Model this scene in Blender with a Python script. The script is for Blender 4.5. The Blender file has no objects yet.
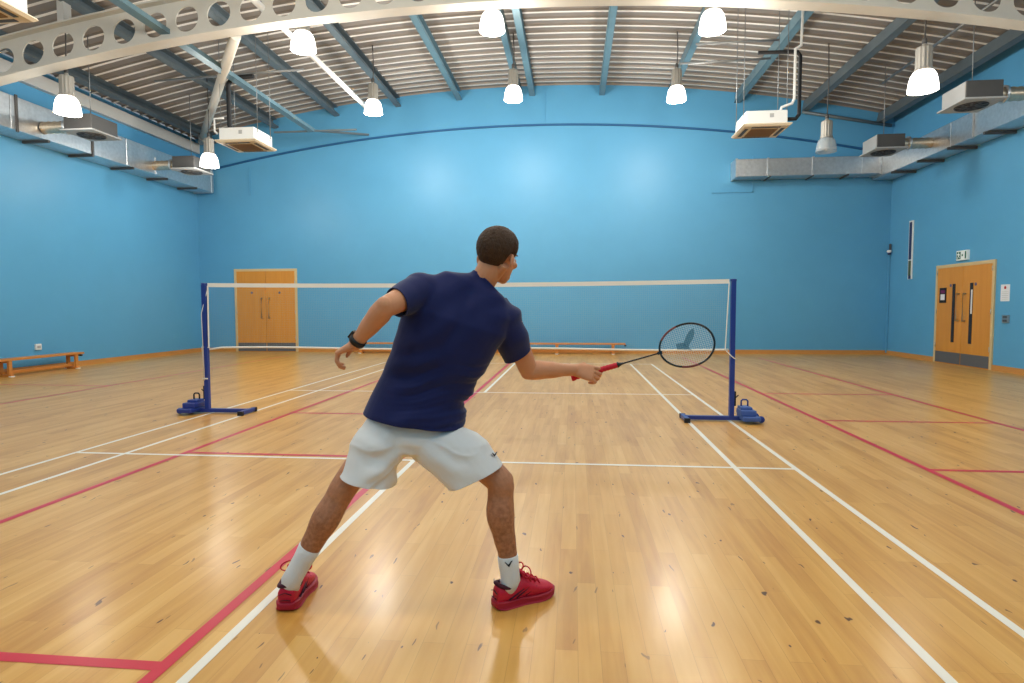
import bpy, bmesh, math, random
from mathutils import Vector as V, Matrix, noise

random.seed(7)
PI = math.pi
scene = bpy.context.scene
COL = scene.collection

# ------------------------------------------------------------------ camera
CAM = V((1.3077, -6.8094, 1.2579))
cf = V((-0.10102, 0.99330, -0.05609)).normalized()
cr = V((0.99488, 0.10101, -0.00310)).normalized()
cu = cr.cross(cf).normalized()
FOC = 602.7
cd = bpy.data.cameras.new('camera')
cd.sensor_width = 36.0
cd.lens = FOC * 36.0 / 1024.0
cd.clip_end = 200
cam = bpy.data.objects.new('camera', cd)
COL.objects.link(cam)
cam.matrix_world = Matrix(((cr.x, cu.x, -cf.x, CAM.x), (cr.y, cu.y, -cf.y, CAM.y), (cr.z, cu.z, -cf.z, CAM.z), (0, 0, 0, 1)))
scene.camera = cam


def at(px, py, d):
    """measured point of the photograph at distance d"""
    return CAM + cf * d + cr * ((px - 512) / FOC * d) - cu * ((py - 341.5) / FOC * d)


# ------------------------------------------------------------------ materials
def lin(c):
    return tuple((x / 12.92 if x <= 0.04045 else ((x + 0.055) / 1.055) ** 2.4) for x in c)


def rgb(r, g, b):
    return lin((r / 255, g / 255, b / 255)) + (1,)


def mat(name, col, rough=0.5, metal=0.0, spec=0.5, var=0.0, vscale=8.0, bump=0.0, bscale=60.0, coat=0.0, sss=0.0, stretch=None, alpha=1.0, emit=0.0, trans=0.0, sheen=0.0):
    m = bpy.data.materials.new(name)
    m.use_nodes = True
    nt = m.node_tree
    p = nt.nodes['Principled BSDF']
    p.inputs['Base Color'].default_value = col
    p.inputs['Roughness'].default_value = rough
    p.inputs['Metallic'].default_value = metal
    p.inputs['Specular IOR Level'].default_value = spec
    p.inputs['Coat Weight'].default_value = coat
    p.inputs['Coat Roughness'].default_value = 0.1
    p.inputs['Alpha'].default_value = alpha
    p.inputs['Transmission Weight'].default_value = trans
    if sss:
        p.inputs['Subsurface Weight'].default_value = sss
        p.inputs['Subsurface Radius'].default_value = (0.012, 0.005, 0.003)
    if sheen:
        p.inputs['Sheen Weight'].default_value = sheen
    if emit:
        p.inputs['Emission Color'].default_value = col
        p.inputs['Emission Strength'].default_value = emit
    tc = nt.nodes.new('ShaderNodeTexCoord')
    mp = nt.nodes.new('ShaderNodeMapping')
    nt.links.new(tc.outputs['Object'], mp.inputs['Vector'])
    if stretch:
        mp.inputs['Scale'].default_value = stretch
    n = nt.nodes.new('ShaderNodeTexNoise')
    n.inputs['Scale'].default_value = vscale
    n.inputs['Detail'].default_value = 4
    nt.links.new(mp.outputs[0], n.inputs['Vector'])
    mx = nt.nodes.new('ShaderNodeMix')
    mx.data_type = 'RGBA'
    mx.inputs['A'].default_value = tuple(max(0, c * (1 - var)) for c in col[:3]) + (1,)
    mx.inputs['B'].default_value = tuple(min(1, c * (1 + var)) for c in col[:3]) + (1,)
    nt.links.new(n.outputs['Fac'], mx.inputs['Factor'])
    nt.links.new(mx.outputs['Result'], p.inputs['Base Color'])
    if bump:
        n2 = nt.nodes.new('ShaderNodeTexNoise')
        n2.inputs['Scale'].default_value = bscale
        n2.inputs['Detail'].default_value = 3
        nt.links.new(mp.outputs[0], n2.inputs['Vector'])
        b = nt.nodes.new('ShaderNodeBump')
        b.inputs['Strength'].default_value = bump
        b.inputs['Distance'].default_value = 0.01
        nt.links.new(n2.outputs['Fac'], b.inputs['Height'])
        nt.links.new(b.outputs['Normal'], p.inputs['Normal'])
    return m


def wood_mat(name, c1, c2, rough, axis_scale, coat=0.0):
    m = mat(name, c1, rough, 0, 0.5, 0, coat=coat)
    nt = m.node_tree
    mp = [n for n in nt.nodes if n.type == 'MAPPING'][0]
    mp.inputs['Scale'].default_value = axis_scale
    n = [n for n in nt.nodes if n.type == 'TEX_NOISE'][0]
    n.inputs['Scale'].default_value = 1.0
    n.inputs['Detail'].default_value = 6
    n.inputs['Distortion'].default_value = 0.6
    mx = [n for n in nt.nodes if n.type == 'MIX'][0]
    mx.inputs['A'].default_value = c1
    mx.inputs['B'].default_value = c2
    return m


def floor_mat():
    m = bpy.data.materials.new('maple_strip_floor')
    m.use_nodes = True
    nt = m.node_tree
    N, L = nt.nodes, nt.links
    p = N['Principled BSDF']
    tc = N.new('ShaderNodeTexCoord')
    sep = N.new('ShaderNodeSeparateXYZ')
    L.new(tc.outputs['Object'], sep.inputs[0])
    com = N.new('ShaderNodeCombineXYZ')
    L.new(sep.outputs['Y'], com.inputs['X'])
    L.new(sep.outputs['X'], com.inputs['Y'])

    def brick(w, h, off, mortar):
        b = N.new('ShaderNodeTexBrick')
        b.inputs['Color1'].default_value = (0, 0, 0, 1)
        b.inputs['Color2'].default_value = (1, 1, 1, 1)
        b.inputs['Mortar'].default_value = (0.3, 0.3, 0.3, 1)
        b.inputs['Scale'].default_value = 1.0
        b.inputs['Brick Width'].default_value = w
        b.inputs['Row Height'].default_value = h
        b.inputs['Mortar Size'].default_value = mortar
        b.inputs['Mortar Smooth'].default_value = 0.1
        b.offset = off
        b.offset_frequency = 2
        L.new(com.outputs[0], b.inputs['Vector'])
        return b
    b1 = brick(0.93, 0.083, 0.41, 0.0011)

    def noisev(sx, sy, detail, dist=0.0):
        mp = N.new('ShaderNodeMapping')
        mp.inputs['Scale'].default_value = (sx, sy, 1)
        L.new(tc.outputs['Object'], mp.inputs['Vector'])
        n = N.new('ShaderNodeTexNoise')
        n.inputs['Scale'].default_value = 1
        n.inputs['Detail'].default_value = detail
        n.inputs['Distortion'].default_value = dist
        L.new(mp.outputs[0], n.inputs['Vector'])
        return n, mp
    grain, _ = noisev(26, 1.8, 6, 0.4)
    cloud, _ = noisev(5, 0.7, 3, 0.3)

    def math_(op, a, b=None, c=None):
        q = N.new('ShaderNodeMath')
        q.operation = op
        for i, x in enumerate((a, b, c)):
            if x is None:
                continue
            if isinstance(x, (int, float)):
                q.inputs[i].default_value = x
            else:
                L.new(x, q.inputs[i])
        return q.outputs[0]
    s = math_('MULTIPLY', b1.outputs['Color'], 0.27)
    s = math_('ADD', s, math_('MULTIPLY', grain.outputs['Fac'], 0.55))
    s = math_('ADD', s, math_('MULTIPLY', cloud.outputs['Fac'], 0.65))
    s = math_('SUBTRACT', s, 0.24)
    ramp = N.new('ShaderNodeValToRGB')
    e = ramp.color_ramp.elements
    e[0].position = 0.08
    e[0].color = rgb(*FLOOR_D)
    e[1].position = 0.92
    e[1].color = rgb(*FLOOR_L)
    x = e.new(0.5)
    x.color = rgb(*FLOOR_M)
    L.new(s, ramp.inputs[0])
    # knots and short dark flecks
    col = ramp.outputs[0]
    for sx, sy, thr, amt, seed in ((3.6, 1.6, 0.042, 0.95, 0.0), (7.0, 1.2, 0.045, 0.8, 13.7), (1.7, 1.1, 0.028, 0.9, 31.0), (11.0, 1.6, 0.06, 0.55, 47.0)):
        mp = N.new('ShaderNodeMapping')
        mp.inputs['Scale'].default_value = (sx, sy, 1)
        mp.inputs['Location'].default_value = (seed, seed * 1.7, 0)
        wob, _ = noisev(14, 6, 2)
        add = N.new('ShaderNodeVectorMath')
        add.operation = 'MULTIPLY_ADD'
        add.inputs[1].default_value = (0.075, 0.15, 0)
        L.new(wob.outputs['Color'], add.inputs[0])
        L.new(tc.outputs['Object'], add.inputs[2])
        L.new(add.outputs[0], mp.inputs['Vector'])
        v = N.new('ShaderNodeTexVoronoi')
        v.inputs['Scale'].default_value = 1
        v.voronoi_dimensions = '2D'
        L.new(mp.outputs[0], v.inputs['Vector'])
        vs = N.new('ShaderNodeSeparateColor')
        L.new(v.outputs['Color'], vs.inputs[0])
        size = math_('MULTIPLY_ADD', vs.outputs[0], thr * 1.5, -thr * 0.55)
        k = math_('DIVIDE', v.outputs['Distance'], math_('MAXIMUM', size, 0.0001))
        k = math_('SUBTRACT', 1.0, k)
        k = math_('MULTIPLY', k, 3.0)
        k = N.new('ShaderNodeClamp') if False else math_('MINIMUM', math_('MAXIMUM', k, 0.0), 1.0)
        k = math_('MULTIPLY', k, amt)
        mx = N.new('ShaderNodeMix')
        mx.data_type = 'RGBA'
        L.new(k, mx.inputs['Factor'])
        L.new(col, mx.inputs['A'])
        mx.inputs['B'].default_value = rgb(72, 36, 12)
        col = mx.outputs['Result']
    # joints
    mx = N.new('ShaderNodeMix')
    mx.data_type = 'RGBA'
    L.new(math_('MULTIPLY', b1.outputs['Fac'], 0.2), mx.inputs['Factor'])
    L.new(col, mx.inputs['A'])
    mx.inputs['B'].default_value = rgb(120, 76, 36)
    L.new(mx.outputs['Result'], p.inputs['Base Color'])
    p.inputs['Roughness'].default_value = 0.36
    p.inputs['Specular IOR Level'].default_value = 0.38
    p.inputs['Coat Weight'].default_value = 0.26
    p.inputs['Coat Roughness'].default_value = 0.2
    wv, _ = noisev(3, 2, 2)
    bp = N.new('ShaderNodeBump')
    bp.inputs['Strength'].default_value = 0.06
    bp.inputs['Distance'].default_value = 0.02
    L.new(wv.outputs['Fac'], bp.inputs['Height'])
    L.new(bp.outputs[0], p.inputs['Normal'])
    L.new(bp.outputs[0], p.inputs['Coat Normal'])
    return m


FLOOR_D, FLOOR_M, FLOOR_L = (182, 124, 48), (213, 162, 82), (230, 187, 112)
M = {}
M['floor'] = floor_mat()
M['wall'] = mat('blue_wall_paint', rgb(94, 163, 203), 0.42, 0, 0.35, var=0.05, vscale=1.5, bump=0.05, bscale=25)
M['wall_trim'] = mat('dark_blue_trim', rgb(30, 92, 140), 0.5)
M['deck'] = mat('roof_deck_grey', rgb(138, 132, 126), 0.42, 0.0, 0.5, var=0.12, vscale=2)
M['deck_rib'] = mat('roof_deck_rib_highlight', rgb(236, 232, 226), 0.45, 0, 0.4, var=0.06)  # whiter than the pans: light on the rib faces put into the colour
M['purlin'] = mat('blue_grey_steel', rgb(112, 142, 154), 0.42, 0.25, 0.5, var=0.18, vscale=3)
M['purlin_dark'] = mat('dark_grey_steel', rgb(108, 120, 126), 0.42, 0.25, 0.5, var=0.18, vscale=3)
M['beam'] = mat('cream_painted_steel', rgb(204, 200, 190), 0.45, 0, 0.4, var=0.04)
M['eave'] = mat('pale_eaves_steel', rgb(205, 203, 198), 0.5, var=0.05)
M['galv'] = mat('galvanised_steel', rgb(212, 215, 217), 0.33, 0.85, 0.5, var=0.22, vscale=14, bump=0.15, bscale=5)
M['galv_dull'] = mat('dull_zinc', rgb(150, 153, 154), 0.5, 0.7, var=0.15)
M['black'] = mat('black_rubber', rgb(24, 25, 28), 0.6)
M['dark'] = mat('dark_grey_metal', rgb(92, 90, 88), 0.5, 0.3, var=0.08)
M['midgrey'] = mat('grey_coated_metal', rgb(178, 178, 176), 0.5, 0.1)
M['white'] = mat('white_plastic', rgb(232, 232, 228), 0.45)
M['cas_panel'] = mat('bounce_tinted_plastic', rgb(226, 214, 190), 0.5)  # white plastic with the warm floor bounce put into its colour
M['cas_grille'] = mat('tan_grille', rgb(150, 122, 84), 0.6)
M['lamp_body'] = mat('ribbed_grey_aluminium', rgb(168, 164, 156), 0.5, 0.5)
M['bulb'] = mat('lamp_glow', (1, 0.96, 0.89, 1), 0.5, emit=9.0)
M['domeglow'] = mat('white_acrylic_lit', (1, 0.965, 0.90, 1), 0.4, emit=4.2)
M['domeclear'] = mat('clear_prismatic_acrylic', rgb(205, 216, 222), 0.2, 0, 0.6, alpha=0.45)
M['wood'] = wood_mat('orange_oak_veneer', rgb(220, 156, 62), rgb(202, 134, 46), 0.38, (14, 14, 0.9), coat=0.15)
M['benchwood'] = wood_mat('beech_bench', rgb(216, 146, 68), rgb(190, 118, 48), 0.45, (3, 3, 20))
M['frame'] = mat('pale_timber_frame', rgb(208, 186, 140), 0.5, var=0.06)
M['skirt'] = wood_mat('pine_skirting', rgb(206, 152, 84), rgb(188, 130, 66), 0.5, (2, 2, 20))
M['kick'] = mat('grey_kick_plate', rgb(112, 114, 118), 0.45, 0.4)
M['steel'] = mat('satin_steel', rgb(190, 192, 194), 0.3, 0.9)
M['wline'] = mat('white_court_paint', rgb(236, 232, 220), 0.34, 0, 0.5, var=0.03)
M['rline'] = mat('red_court_paint', rgb(204, 36, 62), 0.34, 0, 0.5, var=0.06)
M['bluepost'] = mat('blue_powder_coat', rgb(30, 58, 142), 0.35, 0, 0.5, coat=0.2)
M['bluelight'] = mat('worn_blue_iron', rgb(70, 100, 165), 0.5, var=0.15, vscale=20)
M['tape'] = mat('white_net_tape', rgb(236, 234, 226), 0.8, bump=0.2, bscale=200)
M['netting'] = mat('pale_netting', rgb(176, 184, 186), 0.8)
M['skin'] = mat('skin', rgb(210, 150, 112), 0.5, 0, 0.4, var=0.07, vscale=18, sss=0.12, bump=0.06, bscale=140)
M['hair'] = mat('dark_brown_hair', rgb(72, 50, 32), 0.6, 0, 0.35, var=0.45, vscale=70, bump=0.7, bscale=240, stretch=(1, 1, 0.4))
M['shirt'] = mat('navy_jersey', rgb(17, 30, 86), 0.72, 0, 0.3, var=0.08, vscale=30, bump=0.12, bscale=500, sheen=0.15)
M['shorts'] = mat('white_polyester', rgb(230, 230, 228), 0.75, 0, 0.3, var=0.02, bump=0.06, bscale=400)
M['sock'] = mat('white_rib_knit', rgb(230, 232, 232), 0.85, 0, 0.2, var=0.04, vscale=40, bump=0.3, bscale=300, stretch=(1, 1, 0.15))
M['shoe'] = mat('crimson_synthetic', rgb(206, 22, 56), 0.42, 0, 0.5, var=0.1, vscale=20, bump=0.15, bscale=160)
M['shoe2'] = mat('deep_red_rubber', rgb(176, 20, 50), 0.5, 0, 0.5, var=0.06)
M['maroon'] = mat('dark_maroon_lining', rgb(72, 14, 38), 0.7)
M['lace'] = mat('red_lace', rgb(196, 30, 52), 0.8)
M['band'] = mat('black_silicone', rgb(22, 22, 24), 0.45)
M['eyewhite'] = mat('eye_white', rgb(235, 232, 226), 0.2)
M['iris'] = mat('brown_iris', rgb(52, 32, 20), 0.2)
M['grip'] = mat('red_grip_tape', rgb(204, 20, 48), 0.6, bump=0.2, bscale=250)
M['rframe'] = mat('black_racket_lacquer', rgb(22, 22, 26), 0.25, coat=0.4)
M['rred'] = mat('red_racket_lacquer', rgb(120, 52, 52), 0.3)
M['string'] = mat('white_string', rgb(226, 230, 232), 0.5)
M['ink'] = mat('teal_stencil_ink', rgb(40, 104, 128), 0.7, alpha=0.6)
M['markink'] = mat('dark_printed_mark', rgb(40, 44, 54), 0.7)
M['signwhite'] = mat('white_sign_face', rgb(236, 242, 238), 0.4, emit=0.05)
M['signgreen'] = mat('green_sign_ink', rgb(20, 96, 78), 0.5)
M['paper'] = mat('white_paper', rgb(226, 228, 232), 0.7)
M['navy'] = mat('navy_panel', rgb(34, 44, 92), 0.3)
M['olive'] = mat('olive_panel', rgb(78, 92, 64), 0.4)
M['glassdark'] = mat('dark_vision_glass', rgb(52, 34, 22), 0.1, spec=0.7)
M['signblue'] = mat('blue_disc_ink', rgb(96, 96, 130), 0.5)
M['redink'] = mat('red_print', rgb(180, 40, 50), 0.6)
M['purple'] = mat('purple_print', rgb(110, 40, 90), 0.6)
M['copper'] = mat('foil_duct', rgb(206, 190, 168), 0.3, 0.8, var=0.3, vscale=20)


def shade_skin(m):  # darker legs: body hair, with dimmer light below put into the colour
    nt = m.node_tree
    pb = nt.nodes['Principled BSDF']
    src = pb.inputs['Base Color'].links[0].from_socket
    tc = [n for n in nt.nodes if n.type == 'TEX_COORD'][0]
    sp = nt.nodes.new('ShaderNodeSeparateXYZ')
    nt.links.new(tc.outputs['Object'], sp.inputs[0])
    mr = nt.nodes.new('ShaderNodeMapRange')
    mr.inputs['From Min'].default_value = 0.75
    mr.inputs['From Max'].default_value = 0.35
    nt.links.new(sp.outputs['Z'], mr.inputs['Value'])
    nz = nt.nodes.new('ShaderNodeTexNoise')
    nz.inputs['Scale'].default_value = 60
    nz.inputs['Detail'].default_value = 5
    nt.links.new(tc.outputs['Object'], nz.inputs['Vector'])
    mu = nt.nodes.new('ShaderNodeMath')
    mu.operation = 'MULTIPLY'
    nt.links.new(mr.outputs[0], mu.inputs[0])
    nt.links.new(nz.outputs['Fac'], mu.inputs[1])
    mx = nt.nodes.new('ShaderNodeMix')
    mx.data_type = 'RGBA'
    nt.links.new(mu.outputs[0], mx.inputs['Factor'])
    nt.links.new(src, mx.inputs['A'])
    mx.inputs['B'].default_value = rgb(112, 66, 40)
    nt.links.new(mx.outputs['Result'], pb.inputs['Base Color'])


shade_skin(M['skin'])
# ------------------------------------------------------------------ mesh helpers
def frame_axes(d, hint=None):
    d = d.normalized()
    h = V(hint) if hint is not None else (V((0, 0, 1)) if abs(d.z) < 0.9 else V((1, 0, 0)))
    a = h - d * h.dot(d)
    a.normalize()
    b = d.cross(a)
    return a, b


def box(bm, c, s, rot=None, mi=0):
    """box centred at c with full size s"""
    vs = []
    R = rot if rot is not None else Matrix.Identity(3)
    for x in (-.5, .5):
        for y in (-.5, .5):
            for z in (-.5, .5):
                vs.append(bm.verts.new(V(c) + R @ V((x * s[0], y * s[1], z * s[2]))))
    for f in ((0, 1, 3, 2), (4, 6, 7, 5), (0, 4, 5, 1), (2, 3, 7, 6), (0, 2, 6, 4), (1, 5, 7, 3)):
        fc = bm.faces.new([vs[i] for i in f])
        fc.material_index = mi


def bar(bm, p, q, w, h, hint=None, mi=0):
    p, q = V(p), V(q)
    a, b = frame_axes(q - p, hint)
    d = (q - p).normalized()
    R = Matrix((d, b, a)).transposed()
    box(bm, (p + q) / 2, ((q - p).length, w, h), R, mi)


def loft(bm, rings, cap=True, closed=False, mi=0, smooth=True):
    vr = [[bm.verts.new(p) for p in r] for r in rings]
    n = len(vr[0])
    rng = range(len(vr)) if closed else range(len(vr) - 1)
    for i in rng:
        a, b = vr[i], vr[(i + 1) % len(vr)]
        for j in range(n):
            f = bm.faces.new((a[j], a[(j + 1) % n], b[(j + 1) % n], b[j]))
            f.smooth = smooth
            f.material_index = mi
    if cap and not closed:
        for r, rev in ((vr[0], True), (vr[-1], False)):
            c = bm.verts.new(sum((v.co for v in r), V()) / n)
            for j in range(n):
                t = (r[(j + 1) % n], r[j], c) if rev else (r[j], r[(j + 1) % n], c)
                f = bm.faces.new(t)
                f.smooth = False
                f.material_index = mi
    return vr


def ring(c, a, b, n=20, e=1.0):
    out = []
    for j in range(n):
        t = 2 * PI * j / n
        x, y = math.cos(t), math.sin(t)
        if e != 1.0:
            x = math.copysign(abs(x) ** e, x)
            y = math.copysign(abs(y) ** e, y)
        out.append(c + a * x + b * y)
    return out


def tube(bm, pts, radii, n=16, hint=None, cap=True, mi=0):
    pts = [V(p) for p in pts]
    if isinstance(radii, (int, float)):
        radii = [radii] * len(pts)
    rings = []
    a_prev = None
    for i, p in enumerate(pts):
        if i == 0:
            d = pts[1] - p
        elif i == len(pts) - 1:
            d = p - pts[i - 1]
        else:
            d = (pts[i + 1] - p).normalized() + (p - pts[i - 1]).normalized()
        a, b = frame_axes(d, a_prev if a_prev is not None else hint)
        a_prev = a
        r = radii[i]
        ra, rb = r if isinstance(r, tuple) else (r, r)
        rings.append(ring(p, a * ra, b * rb, n))
    return loft(bm, rings, cap, mi=mi)


def ellipsoid(bm, c, ax, n=18, m=12, mi=0):
    """ax: three vectors (columns) giving semi axes"""
    c = V(c)
    rings = []
    for i in range(1, m):
        t = PI * i / m
        rings.append(ring(c + ax[2] * -math.cos(t), ax[0] * math.sin(t), ax[1] * math.sin(t), n))
    vr = [[bm.verts.new(p) for p in r] for r in rings]
    for i in range(len(vr) - 1):
        for j in range(n):
            f = bm.faces.new((vr[i][j], vr[i][(j + 1) % n], vr[i + 1][(j + 1) % n], vr[i + 1][j]))
            f.smooth = True
            f.material_index = mi
    b = bm.verts.new(c - ax[2])
    t = bm.verts.new(c + ax[2])
    for j in range(n):
        for tri in ((vr[0][(j + 1) % n], vr[0][j], b), (vr[-1][j], vr[-1][(j + 1) % n], t)):
            f = bm.faces.new(tri)
            f.smooth = True
            f.material_index = mi


def ball(bm, c, r, n=12, m=8, mi=0):
    ellipsoid(bm, c, (V((r, 0, 0)), V((0, r, 0)), V((0, 0, r))), n, m, mi)


def lathe(bm, prof, c=(0, 0, 0), n=32, mi=0, axis=None, cap=False):
    """prof: (radius, height) along +z (or axis)"""
    d = V(axis) if axis is not None else V((0, 0, 1))
    a, b = frame_axes(d)
    rings = [ring(V(c) + d * z, a * r, b * r, n) for r, z in prof]
    return loft(bm, rings, cap, mi=mi)


def poly(bm, pts, mi=0):
    f = bm.faces.new([bm.verts.new(V(p)) for p in pts])
    f.material_index = mi
    return f


def obj(name, bm, m, parent=None, off=None, bevel=0.0, recalc=True, smooth=False):
    if recalc:
        bmesh.ops.recalc_face_normals(bm, faces=bm.faces)
    if off is not None:
        bmesh.ops.translate(bm, verts=bm.verts, vec=-V(off))
    if smooth:
        for f in bm.faces:
            f.smooth = True
    me = bpy.data.meshes.new(name)
    bm.to_mesh(me)
    bm.free()
    for x in (m if isinstance(m, (list, tuple)) else [m]):
        me.materials.append(x)
    o = bpy.data.objects.new(name, me)
    COL.objects.link(o)
    if parent is not None:
        o.parent = parent
    if bevel:
        b = o.modifiers.new('bevel', 'BEVEL')
        b.width = bevel
        b.segments = 2
        b.limit_method = 'ANGLE'
    return o


def thing(name, label, cat, loc=(0, 0, 0), rotz=0.0, group=None):
    o = bpy.data.objects.new(name, None)
    COL.objects.link(o)
    o.empty_display_size = 0.1
    o.location = loc
    o.rotation_euler = (0, 0, rotz)
    tag(o, label, cat, group)
    return o


def tag(o, label, cat, group=None, kind=None):
    if label:
        o['label'] = label
    if cat:
        o['category'] = cat
    if group:
        o['group'] = group
    if kind:
        o['kind'] = kind
    return o


def dup(root, loc, label=None, rotz=None):
    r = root.copy()
    COL.objects.link(r)
    r.location = loc
    if rotz is not None:
        r.rotation_euler = (0, 0, rotz)
    if label:
        r['label'] = label
    for ch in list(root.children):
        c = ch.copy()
        COL.objects.link(c)
        c.parent = r
        for g in list(ch.children):
            d = g.copy()
            COL.objects.link(d)
            d.parent = c
    return r


NB = bmesh.new
ORD = ['first', 'second', 'third', 'fourth', 'fifth', 'sixth', 'seventh', 'eighth', 'ninth', 'tenth']

# ------------------------------------------------------------------ the hall
XL, XR, YF, YB = -9.57, 9.5, 9.9, -10.2


def roof(x):
    return 7.26 - x * x / 81.0


bm = NB()
box(bm, ((XL + XR) / 2, (YF + YB) / 2, -0.1), (XR - XL + 0.4, YF - YB + 0.4, 0.2))
flo = tag(obj('floor', bm, M['floor']), 'pale maple strip sports hall floor with knots', 'floor', kind='structure')


def strip(bm, x0, y0, x1, y1, w, z=0.0015):
    d = V((x1 - x0, y1 - y0, 0)).normalized()
    s = V((-d.y, d.x, 0)) * (w / 2)
    a, b = V((x0, y0, z)), V((x1, y1, z))
    poly(bm, (a - s, b - s, b + s, a + s))


bm = NB()
W = 0.042
for x in (-3.03, -2.57, 2.57, 3.03):
    strip(bm, x, -6.72, x, 6.72, W)
for s in (-1, 1):
    strip(bm, 0.0, 2.0 * s, 0.0, 6.72 * s, W)
    strip(bm, -3.05, 2.0 * s, 3.05, 2.0 * s, W, 0.0017)
    strip(bm, -3.05, 6.7 * s, 3.05, 6.7 * s, W, 0.0017)
obj('white_court_lines', bm, M['wline'], flo)
bm = NB()
R = 0.052
strip(bm, -2.06, -8, -2.06, 8.4, R)
strip(bm, -0.125, -6.5, -0.125, 8.4, R)
strip(bm, 4.03, -7, 4.03, 8.55, R)
strip(bm, 5.85, -5, 5.85, 8.55, R)
strip(bm, -6.25, -7, -6.25, 8.55, R)
strip(bm, -2.06, -4.89, -0.125, -4.89, R, 0.0012)
strip(bm, -2.06, -1.91, -0.125, -1.91, R, 0.0012)
strip(bm, -2.06, 0.09, -0.125, 0.09, R, 0.0012)
strip(bm, 4.03, -1.93, 8.2, -1.93, R, 0.0012)
strip(bm, 4.03, 0.11, 5.85, 0.11, R, 0.0012)
strip(bm, 4.03, 2.22, 5.85, 2.22, R, 0.0012)
strip(bm, -8.3, 2.3, -6.25, 2.3, R, 0.0012)
obj('red_court_lines', bm, M['rline'], flo)

# walls
bm = NB()
xs = [XL + (XR - XL) * i / 48 for i in range(49)]
tp = [(x, roof(x) + 0.06) for x in xs]
for y in (YF, YF + 0.2):
    pass
front = [bm.verts.new((x, YF, 0)) for x in xs]
top = [bm.verts.new((x, YF, z)) for x, z in tp]
for i in range(48):
    bm.faces.new((front[i], front[i + 1], top[i + 1], top[i]))
back = [bm.verts.new((x, YF + 0.2, 0)) for x in xs]
topb = [bm.verts.new((x, YF + 0.2, z)) for x, z in tp]
for i in range(48):
    bm.faces.new((back[i + 1], back[i], topb[i], topb[i + 1]))
    bm.faces.new((top[i], top[i + 1], topb[i + 1], topb[i]))
tag(obj('wall_far', bm, M['wall']), 'blue painted end wall behind the net', 'wall', kind='structure')
bm = NB()
box(bm, (XL - 0.1, (YF + YB) / 2, roof(XL) / 2), (0.2, YF - YB, roof(XL)))
tag(obj('wall_left', bm, M['wall']), 'blue painted side wall behind the single bench', 'wall', kind='structure')
bm = NB()
box(bm, (XR + 0.1, (YF + YB) / 2, roof(XR) / 2), (0.2, YF - YB, roof(XR)))
tag(obj('wall_right', bm, M['wall']), 'blue painted side wall with exit doors', 'wall', kind='structure')
bm = NB()
box(bm, ((XL + XR) / 2, YB - 0.1, 3.5), (XR - XL, 0.2, 7.2))
tag(obj('wall_back', bm, M['wall']), 'blue painted end wall behind the photographer', 'wall', kind='structure')

# arched ledge on the end wall
bm = NB()
for i in range(48):
    x0, x1 = xs[i], xs[i + 1]
    bar(bm, (x0, YF - 0.02, 6.22 - x0 * x0 / 86), (x1 + 0.003, YF - 0.02, 6.22 - x1 * x1 / 86), 0.05, 0.05)
tag(obj('trim_1', bm, M['wall_trim']), 'thin dark blue arched ledge across the end wall', 'trim', kind='structure')
# cables / conduits painted over on the end wall
bm = NB()
box(bm, (0.52, YF - 0.012, 6.68), (0.03, 0.024, 0.9))
box(bm, (5.5, YF - 0.012, 4.3), (1.05, 0.024, 0.035))
box(bm, (6.02, YF - 0.012, 4.75), (0.03, 0.024, 0.95))
box(bm, (-7.95, YF - 0.012, 4.9), (0.03, 0.024, 0.8))
box(bm, (XR - 0.03, YF - 0.03, 1.35), (0.04, 0.04, 2.6))
tag(obj('trim_2', bm, M['wall']), 'painted over blue cable conduits on the end wall', 'trim', kind='structure')
for nm, a, b, lab in (('baseboard_far', (XL, YF - 0.012), (XR, YF - 0.012), 'pine skirting along the end wall'),
                      ('baseboard_left', (XL + 0.012, YB), (XL + 0.012, YF), 'pine skirting below the side wall with the bench'),
                      ('baseboard_right', (XR - 0.012, YB), (XR - 0.012, YF), 'pine skirting below the side wall with exit doors')):
    bm = NB()
    bar(bm, (a[0], a[1], 0.055), (b[0], b[1], 0.055), 0.024, 0.11)
    tag(obj(nm, bm, M['skirt']), lab, 'skirting board', kind='structure')
# eaves beam
bm = NB()
box(bm, (XL + 0.06, (YF + YB) / 2, 5.86), (0.12, YF - YB, 0.27))
tag(obj('trim_3', bm, M['eave']), 'pale steel eaves beam along the top of the side wall', 'eaves beam', kind='structure')

# ceiling: ribbed metal deck, ribs run across the hall
bm = NB()
prof = []
P = 0.315
y = YB
k = 0
while y < YF:
    for dy, dz, mi in ((0.0, 0.035, 0), (0.20, 0.035, 0), (0.222, 0.0, 1), (0.29, 0.0, 1)):
        if y + dy <= YF:
            prof.append((y + dy, dz, mi))
    y += P
prof.append((YF, 0.035, 0))
NX = 56
rows = []
for i in range(NX + 1):
    x = XL + (XR - XL) * i / NX
    rows.append([bm.verts.new((x, yy, roof(x) + dz)) for yy, dz, _ in prof])
for i in range(NX):
    for j in range(len(prof) - 1):
        f = bm.faces.new((rows[i][j], rows[i][j + 1], rows[i + 1][j + 1], rows[i + 1][j]))
        f.material_index = prof[j][2]
tag(obj('ceiling', bm, [M['deck'], M['deck_rib']], recalc=False), 'ribbed grey metal roof deck with painted-in bright rib faces', 'ceiling', kind='structure')

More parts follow.
